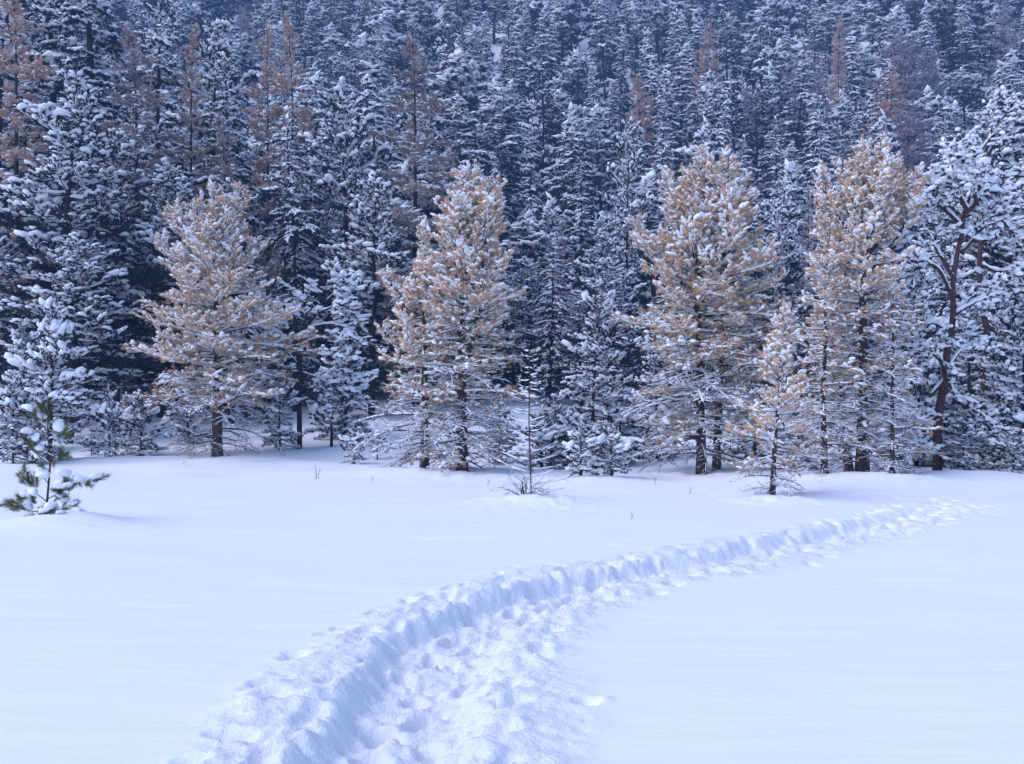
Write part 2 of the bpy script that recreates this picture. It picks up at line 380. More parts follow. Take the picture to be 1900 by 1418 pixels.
LARCH = make_set(4, {
    'lead': (2, dict(L=1.1, p0=1.5, p1=1.5, nside=14, slen=.35, start=.05, roundy=True, sublift=.3), P_(lod='mid', nlen=0.169, gap=0.106, sprob=0.24, sx=.08, sy=.05, sz=.04, subgap=.42, ridge=0.016, rstep=.2, rk=3, wk=4, tup=.2, tj=.8)),
    'upS':  (3, dict(L=1.0, p0=.45, p1=.6, nside=12, slen=.42, sublift=.2), P_(lod='mid', nlen=0.169, gap=0.106, sprob=0.24, sx=.09, sy=.05, sz=.04, subgap=.42, ridge=0.019, rstep=.2, rk=3, wk=4, tup=0, tj=.8)),
    'up':   (4, dict(L=1.7, p0=.2, p1=.35, nside=18, slen=.38, sublift=-.2), P_(lod='mid', nlen=0.169, gap=0.112, sprob=0.28, sx=.11, sy=.05, sz=.04, subgap=.42, ridge=0.029, rstep=.2, rk=3, wk=4, tup=-.2, tj=.8)),
    'mid':  (5, dict(L=2.3, p0=0.0, p1=.05, nside=22, slen=.34, sublift=-.6), P_(lod='mid', nlen=0.186, gap=0.125, sprob=0.36, sx=.15, sy=.06, sz=.045, subgap=.42, ridge=0.038, rstep=.2, rk=3, wk=4, tup=-.4, tj=.8)),
    'low':  (4, dict(L=2.5, p0=-.1, p1=-.1, nside=20, slen=.34, sublift=-.8), P_(lod='mid', nlen=0.186, gap=0.150, sprob=0.40, sx=.16, sy=.06, sz=.045, subgap=.42, ridge=0.042, rstep=.2, rk=3, wk=4, tup=-.5, tj=.8)),
    'bare': (2, dict(L=1.8, p0=-.05, p1=-.3, nside=9, slen=.35, sublift=-.2), P_(tufts=False, lod='mid', ridge=0.032, rstep=.2, subgap=.42, rk=3, wk=4)),
})
_c = dict(lod='mid', subgap=.22, rstep=.10, rk=4, wk=4)
YOUNG = make_set(11, {
    'lead': (2, dict(L=.6, p0=1.45, p1=1.5, nside=7, slen=.40, start=.05, roundy=True, sublift=.8), P_(nlen=.11, gap=.09, sprob=.45, sx=.085, sy=.075, sz=.06, ridge=.04, **_c)),
    'upS':  (3, dict(L=.45, p0=.3, p1=.6, nside=6, slen=.5, sublift=.5), P_(nlen=.11, gap=.09, sprob=.60, sx=.095, sy=.085, sz=.06, ridge=.055, **_c)),
    'up':   (4, dict(L=.75, p0=.15, p1=.35, nside=7, slen=.45, sublift=.3), P_(nlen=.11, gap=.10, sprob=.60, sx=.105, sy=.09, sz=.065, ridge=.06, **_c)),
    'mid':  (4, dict(L=1.1, p0=.0, p1=.05, nside=9, slen=.42, sublift=.1), P_(nlen=.12, gap=.11, sprob=.55, sx=.11, sy=.095, sz=.065, ridge=.065, **_c)),
    'low':  (4, dict(L=1.2, p0=-.1, p1=-.3, nside=10, slen=.40, sublift=-.2), P_(nlen=.12, gap=.11, sprob=.45, sx=.11, sy=.09, sz=.06, ridge=.06, **_c)),
    'bare': (2, dict(L=.8, p0=-.1, p1=-.3, nside=7, slen=.4, sublift=-.1), P_(tufts=False, ridge=.02, **_c)),
})
def farset(seed, kw, **pk):
    p = P_(lod='far', wk=3, rk=3, rstep=.5, subgap=9, **pk)
    return make_set(seed, {
        'lead': (2, dict(L=1.2, p0=1.5, p1=1.5, nside=6, slen=.35, start=.05, roundy=True), p),
        'upS': (3, dict(L=.9, p0=kw[0], p1=kw[1], nside=4, slen=.5, sublift=kw[4]), p),
        'up':  (4, dict(L=1.5, p0=kw[0]*.5, p1=kw[1]*.5, nside=6, slen=.45, sublift=kw[4]), p),
        'mid': (5, dict(L=2.2, p0=kw[2], p1=kw[3], nside=8, slen=.38, sublift=kw[4]), dict(p, sprob=p['sprob']*.85)),
        'low': (5, dict(L=2.6, p0=kw[2]-.1, p1=kw[3]-.15, nside=9, slen=.36, sublift=kw[4]), dict(p, sprob=p['sprob']*.62, ridge=p['ridge']*.7)),
        'bare': (2, dict(L=1.6, p0=-.1, p1=-.3, nside=3, slen=.3), P_(lod='far', tufts=False, wk=3, rk=3, rstep=.5, subgap=9)),
    })
FGREEN = farset(6, (.4,.7,.05,.1,.3), nlen=.42, gap=.40, sprob=.92, sx=.38, sy=.34, sz=.24, ridge=.14, tup=.1, tj=.4, pj=.04)
FSPRUCE = farset(7, (.2,.1,-.15,-.4,-.7), nlen=.42, gap=.40, sprob=.88, sx=.44, sy=.31, sz=.20, ridge=.17, tup=-.3, tj=.4, pj=.04)
FDARK = farset(9, (.2,.1,-.15,-.4,-.7), nlen=.42, gap=.40, sprob=.38, sx=.36, sy=.22, sz=.14, ridge=.09, tup=-.3, tj=.4, pj=.04)
FLARCH = farset(8, (.5,.6,.05,.05,-.2), nlen=.34, gap=.22, sprob=.12, sx=.16, sy=.10, sz=.07, ridge=.025, tup=-.1, tj=.9, pj=.06)
print('libs', time.time()-T0)

# ------------------------------------------------------------------ trees
def branch_list(rng, H, prof, z0=.1, dz=.30, per=5, lean=(0,0), irr=.38, bare_to=None, dead=0, lowgap=1.0, low_to=.4, up_from=.72, gapprob=0.10, Hfun=None):
    """returns [(class, height, yaw, wanted length)]"""
    out = []; z = z0*H; yaw = rng.uniform(0, 6.28)
    pz = [a for a, b in prof]; pr = [b for a, b in prof]
    while z < H*.965:
        t = z/H
        R = np.interp(t, pz, pr)
        n = per if t < .9 else max(3, per-1)
        for k in range(n):
            if rng.random() < gapprob: continue
            a = yaw+k*2*pi/n+rng.normal(0, .25)
            zz = z+rng.uniform(-.5, .5)*dz
            L = R*rng.uniform(1-irr*1.3, 1+irr*.8)*(1+.18*sin(a*2+zz*2.1))
            if bare_to and t < bare_to and rng.random() < .8: c = 'dead' if dead and t < bare_to*.35 and rng.random() < .6 else 'bare'
            elif t < low_to+rng.normal(0, .06): c = 'low'
            elif t < up_from+rng.normal(0, .05): c = 'mid'
            else: c = 'up' if L > .75 else 'upS'
            out.append((c, min(zz, H*.97), a, max(L, .12)))
        yaw += 2.4; z += dz*(lowgap if t < low_to else (1 if t < .75 else .72))
    out.append(('lead', H*.90, rng.uniform(0, 6), max(.3, H*.10)))
    return out
def stem_path(rng, H, lean, n=9, wob=.012):
    z = np.linspace(0, 1, n); w = np.cumsum(rng.normal(0, wob*H, (n, 2)), 0)*np.minimum(z, 1)[:, None]*.6
    return np.stack([lean[0]*z+w[:, 0], lean[1]*z+w[:, 1], z*H], 1)
def on_stem(S, z):
    return np.array([np.interp(z, S[:, 2], S[:, c]) for c in range(3)])
def trunk_mesh(rng, S, r0, k=10, snowside=True, rpow=.9):
    H = S[-1, 2]; n = 22 if k > 6 else 9
    z = np.linspace(-.25, H*.98, n); P = np.stack([np.interp(z, S[:, 2], S[:, c]) for c in range(3)], 1); P[:, 2] = z
    r = r0*(1-np.clip(z/H, 0, 1))**rpow+.006
    r = r*(1+.25*np.exp(-np.maximum(z, 0)/.12))
    return tube(P, r, k, 1, rng, .07)
def props(o, label=None, cat=None, group=None, kind=None):
    if label: o['label'] = label
    if cat: o['category'] = cat
    if group: o['group'] = group
    if kind: o['kind'] = kind
    return o
def empty(name, loc, label, cat, group=None):
    o = bpy.data.objects.new(name, None); COL.objects.link(o); o.location = loc; o.empty_display_size = .3
    return props(o, label, cat, group)
def link(name, me, parent=None, loc=(0,0,0)):
    o = bpy.data.objects.new(name, me); COL.objects.link(o); o.location = loc
    if parent: o.parent = parent
    return o
_lib = {}
def lib_meshes(libname, lib, cls, i, mats):
    key = (libname, cls, i)
    if key not in _lib:
        L, (w, n, s) = lib[cls][i]
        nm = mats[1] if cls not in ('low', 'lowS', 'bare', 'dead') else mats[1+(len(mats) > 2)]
        me = mesh_from('branch', [(w[0], w[1], 0, True), (n[0], n[1], 1, False)], [mats[0], nm])
        ms = mesh_from('snow_load', [(s[0], s[1], 0, True)], ['snow'])
        _lib[key] = (me, ms)
    return _lib[key]
def spires(n, main_w, rows, seed, r=.035):
    rng = np.random.default_rng(seed); out = []
    for k in range(n):
        w_ = rng.uniform(.22, .36)
        out.append(dict(r=r, fork=rng.uniform(.55, .78), lean=rng.uniform(-1, 1)*main_w, dy=rng.uniform(-.7, .2), top=rng.uniform(*rows),
                        prof=[(0,w_),(.8,w_),(.9,w_*.9),(1,.15)], bl=dict(dz=.15, per=4, z0=rng.uniform(.78, .86), low_to=0, up_from=.2)))
    return out
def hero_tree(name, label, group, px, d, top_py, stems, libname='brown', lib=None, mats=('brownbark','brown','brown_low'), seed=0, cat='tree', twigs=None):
    """every main branch is a part with its snow as a sub-part.  stems: dicts(dx, lean, H, prof, r, ...)"""
    lib = lib or BROWN
    x, y = at(px, d); z = float(gh(x, y))
    root = empty(name, (x, y, z), label, cat, group)
    rng = np.random.default_rng(seed)
    for st in stems:
        H = st.get('H') or (zpx(st.get('top', top_py), d)-z)
        off = np.array([st.get('dx', 0)/F*d, st.get('dy', 0), 0.])
        S = stem_path(rng, H, (st.get('lean', 0)/F*d, rng.normal(0, .1)), wob=st.get('wob', .012))
        S[:, :2] += off[:2]
        fork = st.get('fork')
        if fork:                                   # a side leader leaving the main stem at a given height
            A = on_stem(Smain, fork*Smain[-1, 2]); B = np.array([A[0]+st['lean']/F*d, A[1]+st.get('dy', rng.normal(0, .2)), H])
            t = np.linspace(0, 1, 9)[:, None]; e = 1-(1-t)**2.0
            S = A*(1-e)+B*e; S[:, 2] = (A[2]*(1-t)+B[2]*t)[:, 0]; S[1:-1] += rng.normal(0, .03, (7, 3))*np.array([1,1,0])
            tv, tf = tube(S, np.linspace(st['r'], .008, 9), 7, 1, rng, .05)
        else:
            tv, tf = trunk_mesh(rng, S, st['r'])
            if 'Smain' not in locals() or st.get('main', 1): Smain = S
        # snow plastered on the trunk: small patches
        Ps = []; 
        for _ in range(int(H*5)):
            zz = rng.uniform(max(.05, fork or 0), .9)*H; a = rng.uniform(0, 6.28); rr = st['r']*(1-zz/H)+.006
            Ps.append(on_stem(S, zz)+np.array([cos(a)*rr, sin(a)*rr, 0]))
        Ps = np.array(Ps); n = len(Ps)
        sv, sf = stamp_templates(LUMP['mid'], Ps, frames(np.tile([[0,0,1.]], (n,1))+rng.normal(0,.3,(n,3))), rng.uniform(.015, .04, (n,3))*np.array([2,1,1]), rng)
        tr = link('limb' if fork else 'trunk', mesh_from('trunk', [(tv, tf, 0, True)], [mats[0]]), root)
        link('snow_patch', mesh_from('snow_patch', [(sv, sf, 0, True)], ['snow']), tr)['kind'] = 'stuff'
        for (c, zz, a, L) in branch_list(rng, H, st['prof'], **dict(dict(lowgap=1.3, dead=1), **st.get('bl', {}))):
            if L > .95 and c in ('up', 'upS') and lib is BROWN: c = 'up'
            c = sized(lib, 'up' if c == 'upS' and lib is BROWN else c, L)
            i = int(rng.integers(0, len(lib[c]))); Lb = lib[c][i][0]
            me, ms = lib_meshes(libname, lib, c, i, mats)
            b = link('branch', me, root, on_stem(S, zz))
            sc = L/Lb
            b.rotation_euler = (rng.normal(0, .08), rng.normal(0, .08), a); s2 = max(sc, .5)
            b.scale = (sc, sc if sc > .75 else (sc+.75)/2, s2 if c != 'lead' else sc)
            if c == 'lead': b.scale = (min(sc,1), min(sc,1), sc)
            link('snow_load', ms, b)
        for (row, yaw, L, c) in st.get('extra', []):      # single long boughs: (row, yaw in degrees, length, class)
            i = int(rng.integers(0, len(lib[c]))); Lb = lib[c][i][0]; me, ms = lib_meshes(libname, lib, c, i, mats)
            b = link('branch', me, root, on_stem(S, zpx(row, d)-z)); b.rotation_euler = (0, 0, radians(yaw)); sc = L/Lb; b.scale = (sc, min(sc, 1.1), sc)
            link('snow_load', ms, b)
    return root
def joined_tree(rng, H, prof, lib, r, lean=(0,0), shed=1.0, **bl):
    """numpy only: returns trunk, needles+wood, snow for a whole tree"""
    S = stem_path(rng, H, lean)
    wood, ned, snow = Acc(), Acc(), Acc()
    for (c, zz, a, L) in branch_list(rng, H, prof, **bl):
        i = int(rng.integers(0, len(lib[c]))); Lb, (wv, nv, sv) = lib[c][i]
        sc = L/Lb; ti = rng.normal(0, .08)
        A = np.array([[cos(a), -sin(a), 0], [sin(a), cos(a), 0], [0, 0, 1]])
        B = np.array([[cos(ti), 0, sin(ti)], [0, 1, 0], [-sin(ti), 0, cos(ti)]])
        Rm = (A@B)*np.array([sc, max(sc, .6) if c != 'lead' else min(sc, 1), max(sc, .6) if c != 'lead' else sc])[None]
        o = on_stem(S, zz)
        t = zz/H                               # lower and inner boughs are sheltered: they catch less snow
        if rng.random() < np.interp(t, *((([0, .35, .6, .8], [.12, .30, .72, 1])) if shed > 1 else ([0, .3, .65, 1], [.28, .50, .95, 1]))) or shed == 0:
            cut = rng.uniform(.1, .55)*(1-.7*t)*min(shed, 1)*Lb; v, f = sv
            if len(v) and c != 'lead': f = f[v[f].mean(1)[:, 0] > cut]; sv = (v, f)
        else: sv = (sv[0][:0], sv[1][:0])
        for acc, (v, f) in ((wood, wv), (ned, nv), (snow, sv)):
            if len(v) and len(f):
                if len(f) < len(v)*1.2 and acc is snow:
                    u, inv = np.unique(f, return_inverse=True); v = v[u]; f = inv.reshape(f.shape)
                acc.add(v@Rm.T+o, f)
    return S, wood.get(), ned.get(), snow.get()
_mid = {}
def mid_variant(key, H, prof, lib, r, mats, seed, **bl):
    if key not in _mid:
        rng = np.random.default_rng(seed)
        S, w, n, s = joined_tree(rng, H, prof, lib, r, **bl)
        tv, tf = trunk_mesh(rng, S, r, 8)
        _mid[key] = (H, mesh_from('trunk', [(tv, tf, 0, True)], [mats[0]]),
                     mesh_from('crown', [(w[0], w[1], 0, True), (n[0], n[1], 1, False)], [mats[0], mats[1]]),
                     mesh_from('snow_load', [(s[0], s[1], 0, True)], ['snow']))
    return _mid[key]
def place_mid(name, key, px, d, top, label, group, width=1.0, rz=None, seed=0, H=None):
    recol = None
    if key[0] in ('mixlarch', 'greylarch'): recol = key[0]; key = ('larch', 0)
    Hv, mt, mc, ms = _mid[key]
    x, y = at(px, d); z = float(gh(x, y))
    H = H or (zpx(top, d)-z)
    root = empty(name, (x, y, z), label, 'tree', group)
    s = H/Hv; rng = np.random.default_rng(int(px*7+d*13+seed))
    root.rotation_euler = (0, 0, rng.uniform(0, 6.28) if rz is None else rz)
    root.scale = (s*width, s*width, s)
    link('trunk', mt, root); c = link('crown', mc, root); link('snow_load', ms, c)
    if recol: c.material_slots[1].link = 'OBJECT'; c.material_slots[1].material = M[recol]
    return root

# ================================================================== SETTING: the snow field and hillside
T3 = at(860, 23.6)
for (px, d, r, a) in [(410, 29.0, 1.6, .10), (865, 23.4, 1.9, .07), (790, 23.8, 1.3, .06), (1305, 23.2, 1.9, .06), (985, 16.6, .8, .12), (1010, 16.5, .7, .06),
                      (1435, 17.2, .7, .08), (88, 13.4, .75, .13), (120, 13.5, .6, .08), (170, 13.8, .5, .04), (1600, 20.0, 1.6, .08), (1530, 20.4, 1.1, .12),
                      (300, 23.5, .8, .10), (700, 24.0, 1.4, .12), (570, 22.6, 1.1, .10), (1080, 21.0, .8, .10), (1140, 21.3, .8, .08), (200, 28, 1.2, .14),
                      (650, 31, 1.0, .10), (1750, 20.5, 1.3, .12), (1860, 20.5, 1.0, .14), (1660, 19.2, .9, .10)]:
    x, y = at(px, d); MOUNDS.append((x, y, r, a))
def build_ground():
    ys = [1.6]
    while ys[-1] < 19.5: ys.append(ys[-1]*1.0052+.001)
    while ys[-1] < 60: ys.append(ys[-1]*1.016)
    while ys[-1] < 325: ys.append(ys[-1]*1.04)
    yb = [-200., -80, -30, -12, -5, -1, .8]
    Y = np.array(yb+ys)
    xs = np.concatenate([np.arange(-2.3, 1.6, .021), np.arange(1.6, 8.6, .036)])
    l = [-2.6]; st = .03
    while l[-1] > -380: st *= 1.11; l.append(l[-1]-st)
    r = [xs[-1]]; st = .03
    while r[-1] < 380: st *= 1.11; r.append(r[-1]+st)
    X = np.array(l[:0:-1]+list(xs)+r[1:])
    XX, YY = np.meshgrid(X, Y)
    Hh = gh(XX, YY)
    drop = np.zeros_like(Hh)
    for (px_, d_) in [(403, 29.2), (858, 23.5), (788, 23.9), (1302, 23.3), (1433, 17.6), (1600, 20.5), (1530, 20.3), (1655, 20.2), (983, 16.9), (88, 13.7), (1738, 22.2)]:
        cx, cy = at(px_, d_); rr = np.sqrt((XX-cx)**2+(YY-cy)**2)
        Hh = Hh-.10*np.exp(-(rr/.28)**2)                     # a small well round the stem
        drop = np.maximum(drop, np.exp(-(rr/1.5)**2))
    Hh = Hh+drop*(.05*fbm(XX*4.5, YY*4.5, 120, 3)+.03*np.maximum(0, fbm(XX*9, YY*9, 121, 2)))
    pitted = sstep(19, 24, YY)*sstep(60, 34, YY)
    Hh = Hh+pitted*.05*fbm(XX*2.6, YY*2.6, 130, 3)
    # ---- the trodden trail
    C = np.array([(-.66,1.0),(-.62,3.5),(-.57,4.46),(-.55,5.5),(-.46,6.5),(-.27,7.4),(.13,8.3),(.80,9.35),(1.97,10.4),(3.6,12.0),(5.15,13.7),(6.5,15.6),(7.9,18),(9.5,21.5)])
    tt = np.linspace(0, len(C)-1, 700); i = np.clip(tt.astype(int), 0, len(C)-2); f = (tt-i)[:, None]
    Cp = np.vstack([2*C[0]-C[1], C, 2*C[-1]-C[-2]])
    p0, p1, p2, p3 = Cp[i], Cp[i+1], Cp[i+2], Cp[i+3]
    K = .5*((2*p1)+(p2-p0)*f+(2*p0-5*p1+4*p2-p3)*f**2+(-p0+3*p1-3*p2+p3)*f**3)
    ds = np.concatenate([[0], np.cumsum(np.linalg.norm(np.diff(K, axis=0), axis=1))])
    Tn = norm(np.gradient(K, axis=0)); Nn = np.stack([Tn[:, 1], -Tn[:, 0]], 1)      # right hand side of the walker
    cm = (X > -2.3) & (X < 8.55); rm = (Y > 1.5) & (Y < 21)
    xi = np.where(cm)[0]; yi = np.where(rm)[0]
    sx = XX[np.ix_(yi, xi)]; sy = YY[np.ix_(yi, xi)]
    # warp the coordinates so that edges are ragged
    wx = sx+.07*fbm(sx*2.2, sy*2.2, 50, 3); wy = sy+.07*fbm(sx*2.2, sy*2.2, 60, 3)
    Sx = np.zeros_like(sx); Ux = np.full_like(sx, 9.)
    for r_ in range(len(yi)):
        pts = np.stack([wx[r_], wy[r_]], 1)
        near = np.where(np.abs(K[:, 1]-sy[r_].mean()) < 2.6)[0]
        if len(near) == 0: continue
        dd = pts[:, None]-K[near][None]; q = (dd**2).sum(2); j = q.argmin(1)
        jj = near[j]; Sx[r_] = ds[jj]+(dd[np.arange(len(pts)), j]*Tn[jj]).sum(1)
        dist = np.sqrt(q[np.arange(len(pts)), j]); Ux[r_] = np.sign((dd[np.arange(len(pts)), j]*Nn[jj]).sum(1))*dist
    s, u = Sx, Ux
    far = sstep(10, 20, s)                      # 0 near, 1 far
    fade = (1-sstep(16.0, 19, s))*(1-sstep(7.6, 8.5, sx))*(1-.6*sstep(12, 17, s))
    eL = .26+.05*(noise(sx*1.3, sy*1.3, 70)*2-1)+.03*far
    eR = .18+.05*(noise(sx*1.4, sy*1.4, 72)*2-1)+.02*far
    D = (.125+.02*sstep(3, 7, s)+.045*fbm(s*1.2, s*0, 74, 2))*(1-.15*far)
    wL = .19; wR = .30-.10*far
    left = u < 0; a = np.abs(u)
    e = np.where(left, eL, eR); wd = np.where(left, wL, wR)
    trench = -D*(1-sstep(0, 1, (a-e)/wd))
    o = a-e-wd                                   # distance outside the rim
    ow = np.where(left, .40, .36)*(1-.50*far)
    berm = (.014*np.exp(-((o-.08)/.13)**2)+.02*np.exp(-((o-.3)/.2)**2))*(o > -.25)
    zone = (1-sstep(.5, 1.0, np.clip(o, 0, 9)/(ow*1.55+.15*(noise(s*2.2, u*0+5*left, 75)-.5)))) 
    rough1 = fbm(sx*9, sy*9, 80, 4); rough2 = fbm(sx*3.4, sy*3.4, 90, 3); rid = 1-np.abs(fbm(sx*6.5, sy*6.5, 95, 3))*2.6
    Dh = trench+berm*(.7+.6*noise(sx*5, sy*5, 96))
    fine = 1-2.2*np.abs(fbm(sx*13, sy*13, 97, 3)); Dh = Dh+zone*(.020*rough1+.024*rough2+.009*fine)+(a < e+wd)*fade*(.016*rough1+.010*fine)
    fine = fbm(sx*17, sy*17, 97, 3); churn = np.clip(zone+(a < e+wd), 0, 1)*fade
    wall = np.exp(-((a-e-wd*.5)/(wd*.6))**2)
    Dh = Dh+wall*(.010*fbm(sx*14, sy*14, 33, 3)+.014*rough1)
    Dh *= fade
    sub = Hh[np.ix_(yi, xi)]+Dh
    Xs, Ys = X[xi], Y[yi]
    rng = np.random.default_rng(77)
    def stamp(cx, cy, rx, ry, ang, amp, power=2.0, rim=0.0):
        R = max(rx, ry)*2.3
        a0, a1 = np.searchsorted(Xs, [cx-R, cx+R]); b0, b1 = np.searchsorted(Ys, [cy-R, cy+R])
        if a1 <= a0 or b1 <= b0: return
        gx = sx[b0:b1, a0:a1]-cx; gy = sy[b0:b1, a0:a1]-cy
        p = (gx*cos(ang)+gy*sin(ang))/rx; q = (-gx*sin(ang)+gy*cos(ang))/ry
        rr = np.sqrt(p*p+q*q)*(1+.35*fbm(gx*14+cx*9, gy*14+cy*9, 44, 2))
        sub[b0:b1, a0:a1] += amp*np.exp(-rr**(2*power))
        if rim: sub[b0:b1, a0:a1] += rim*np.exp(-((rr-1.35)/.3)**2)
    def world(sv, uv):
        k = np.searchsorted(ds, sv); k = min(k, len(K)-1); return K[k]+Nn[k]*uv, math.atan2(Tn[k, 1], Tn[k, 0])
    sv = .5; side = 1
    while sv < 19:                               # footprints on the trail floor
        sv += rng.uniform(.16, .34); side = -side
        (cx, cy), an = world(sv, side*.09+rng.normal(0, .06))
        stamp(cx, cy, rng.uniform(.11, .16), rng.uniform(.055, .085), an+rng.normal(0, .25), -rng.uniform(.05, .11), 1.6, .02)
    for k in range(190):                         # prints and kicked hollows on both banks
        sv = rng.uniform(0, 18.5); L_ = rng.random() < .5
        uv = (-(.43+rng.gamma(2, .095)) if L_ else (.46+rng.gamma(2, .09)))
        (cx, cy), an = world(sv, uv)
        stamp(cx, cy, rng.uniform(.06, .12), rng.uniform(.04, .08), an+rng.normal(0, .6), -rng.uniform(.02, .07), 1.5, .006)
    for (qx, qy) in [(415,1366),(448,1372),(505,1292),(497,1268),(548,1222),(556,1213),(612,1175),(640,1165),(700,1138),(760,1112),(790,1106),(870,1086),(915,1085),(1030,1065),(1180,1028),(1250,1015)]:
        dd = EYE*F/(qy-HOR); cx, cy = at(qx, dd)
        stamp(cx, cy, .085, .06, rng.uniform(-.5, .5), -.085, 1.4, .008)
    for k in range(2200):                        # clods and crumbs thrown out of the trail
        sv = rng.uniform(0, 19); L_ = rng.random() < .5
        uv = (-(.28+rng.gamma(1.8, .11)) if L_ else (.34+rng.gamma(1.8, .10)))
        if rng.random() < .15: uv = rng.uniform(-.25, .3)
        (cx, cy), an = world(sv, uv); rr = rng.uniform(.014, .05)*(1 if rng.random() < .85 else 1.6)
        stamp(cx, cy, rr*rng.uniform(.8, 1.5), rr, rng.uniform(0, 3), rr*rng.uniform(.15, .42), rng.uniform(1.2, 2.2))
    Hh[np.ix_(yi, xi)] = sub
    V = np.stack([XX, YY, Hh], 2).reshape(-1, 3)
    ny, nx = XX.shape
    i0 = (np.arange(ny-1)[:, None]*nx+np.arange(nx-1)[None]).ravel()
    Q = np.stack([i0, i0+1, i0+nx+1, i0+nx], 1)
    me = mesh_from('snow_field', [(V, Q, 0, True)], ['ground'])
    ch = np.zeros_like(XX); ch[np.ix_(yi, xi)] = churn
    at_ = me.attributes.new('churn', 'FLOAT', 'POINT'); at_.data.foreach_set('value', ch.ravel().astype(np.float32))
    g = link('snow_ground', me); g['kind'] = 'structure'
    print('ground quads', len(Q))
build_ground()
print('ground', time.time()-T0)

# ================================================================== FRONT ROW: withered stone pines
GB = 'withered brown stone pines in front of the forest'
bl1 = dict(dz=.23, per=7, z0=.15, lowgap=1.0, low_to=.38, up_from=.66, bare_to=.19)
hero_tree('stone_pine', 'broad brown pine standing alone left of centre with a short bare trunk', GB, 403, 29.2, 335, [
    dict(r=.155, lean=-4, prof=[(.08,1.2),(.14,1.7),(.22,2.2),(.3,2.3),(.45,2.1),(.6,1.55),(.72,1.05),(.82,.65),(.92,.36),(1,.2)], bl=bl1,
         extra=[(655,178,2.7,'midL'),(795,-5,2.3,'dead'),(808,-30,1.5,'dead'),(800,175,1.7,'dead'),(815,205,1.4,'dead'),(812,-90,1.4,'dead'),(805,150,1.5,'dead'),(820,10,1.4,'dead'),(825,-60,1.2,'dead'),(822,190,1.3,'dead'),(830,-130,1.1,'dead'),(800,60,1.5,'dead'),(560,-60,1.9,'midL'),(600,-110,2.0,'midL')]),
    dict(r=.045, fork=.78, lean=52, top=338, prof=[(0,.45),(.80,.45),(.9,.42),(1,.25)], bl=dict(dz=.17, per=4, z0=.83, low_to=0, up_from=.2)),
    dict(r=.045, fork=.70, lean=-88, top=368, prof=[(0,.5),(.80,.5),(.9,.45),(1,.25)], bl=dict(dz=.17, per=4, z0=.80, low_to=0, up_from=.2)),
    dict(r=.045, fork=.62, lean=-112, top=430, prof=[(0,.5),(.80,.5),(.9,.45),(1,.25)], bl=dict(dz=.17, per=4, z0=.75, low_to=0, up_from=.2)),
    dict(r=.045, fork=.62, lean=80, top=440, prof=[(0,.5),(.80,.5),(.9,.45),(1,.25)], bl=dict(dz=.17, per=4, z0=.75, low_to=0, up_from=.2))]+spires(4, 75, (350, 430), 1), seed=11)
hero_tree('stone_pine', 'tall brown pine in the middle of the field with two snow tipped tops', GB, 858, 23.5, 310, [
    dict(r=.13, lean=-4, prof=[(.03,1.35),(.15,1.5),(.3,1.4),(.5,1.12),(.65,.9),(.78,.75),(.88,.45),(1,.25)], bl=dict(dz=.17, per=7, z0=.035, low_to=.52, up_from=.66, bare_to=.34),
         extra=[(740,20,1.6,'low'),(770,-40,1.6,'bare'),(800,-120,1.5,'bare'),(640,15,1.4,'low')]),
    dict(r=.07, fork=.30, lean=50, top=332, prof=[(.3,.9),(.5,1.0),(.7,.85),(.85,.62),(.93,.42),(1,.25)], bl=dict(dz=.19, per=5, z0=.45, low_to=.5, up_from=.62))]+spires(4, 70, (350, 430), 2), seed=12)
hero_tree('stone_pine', 'shorter brown pine pressed against the left side of the two topped brown pine', GB, 788, 23.9, 405, [
    dict(r=.10, lean=4, prof=[(.03,1.3),(.15,1.4),(.35,1.25),(.5,.95),(.62,.7),(.75,.42),(.87,.25),(1,.15)], bl=dict(dz=.17, per=6, z0=.04, low_to=.45, up_from=.6, bare_to=.28, irr=.3)),
    dict(r=.04, fork=.60, lean=-76, top=490, prof=[(0,.4),(.7,.4),(.8,.4),(.9,.35),(1,.2)], bl=dict(dz=.16, per=4, z0=.76, low_to=0, up_from=.2)),
    dict(r=.04, fork=.42, lean=-82, top=600, prof=[(0,.4),(.7,.4),(.8,.4),(.9,.35),(1,.2)], bl=dict(dz=.16, per=4, z0=.72, low_to=0, up_from=.2))], seed=13)
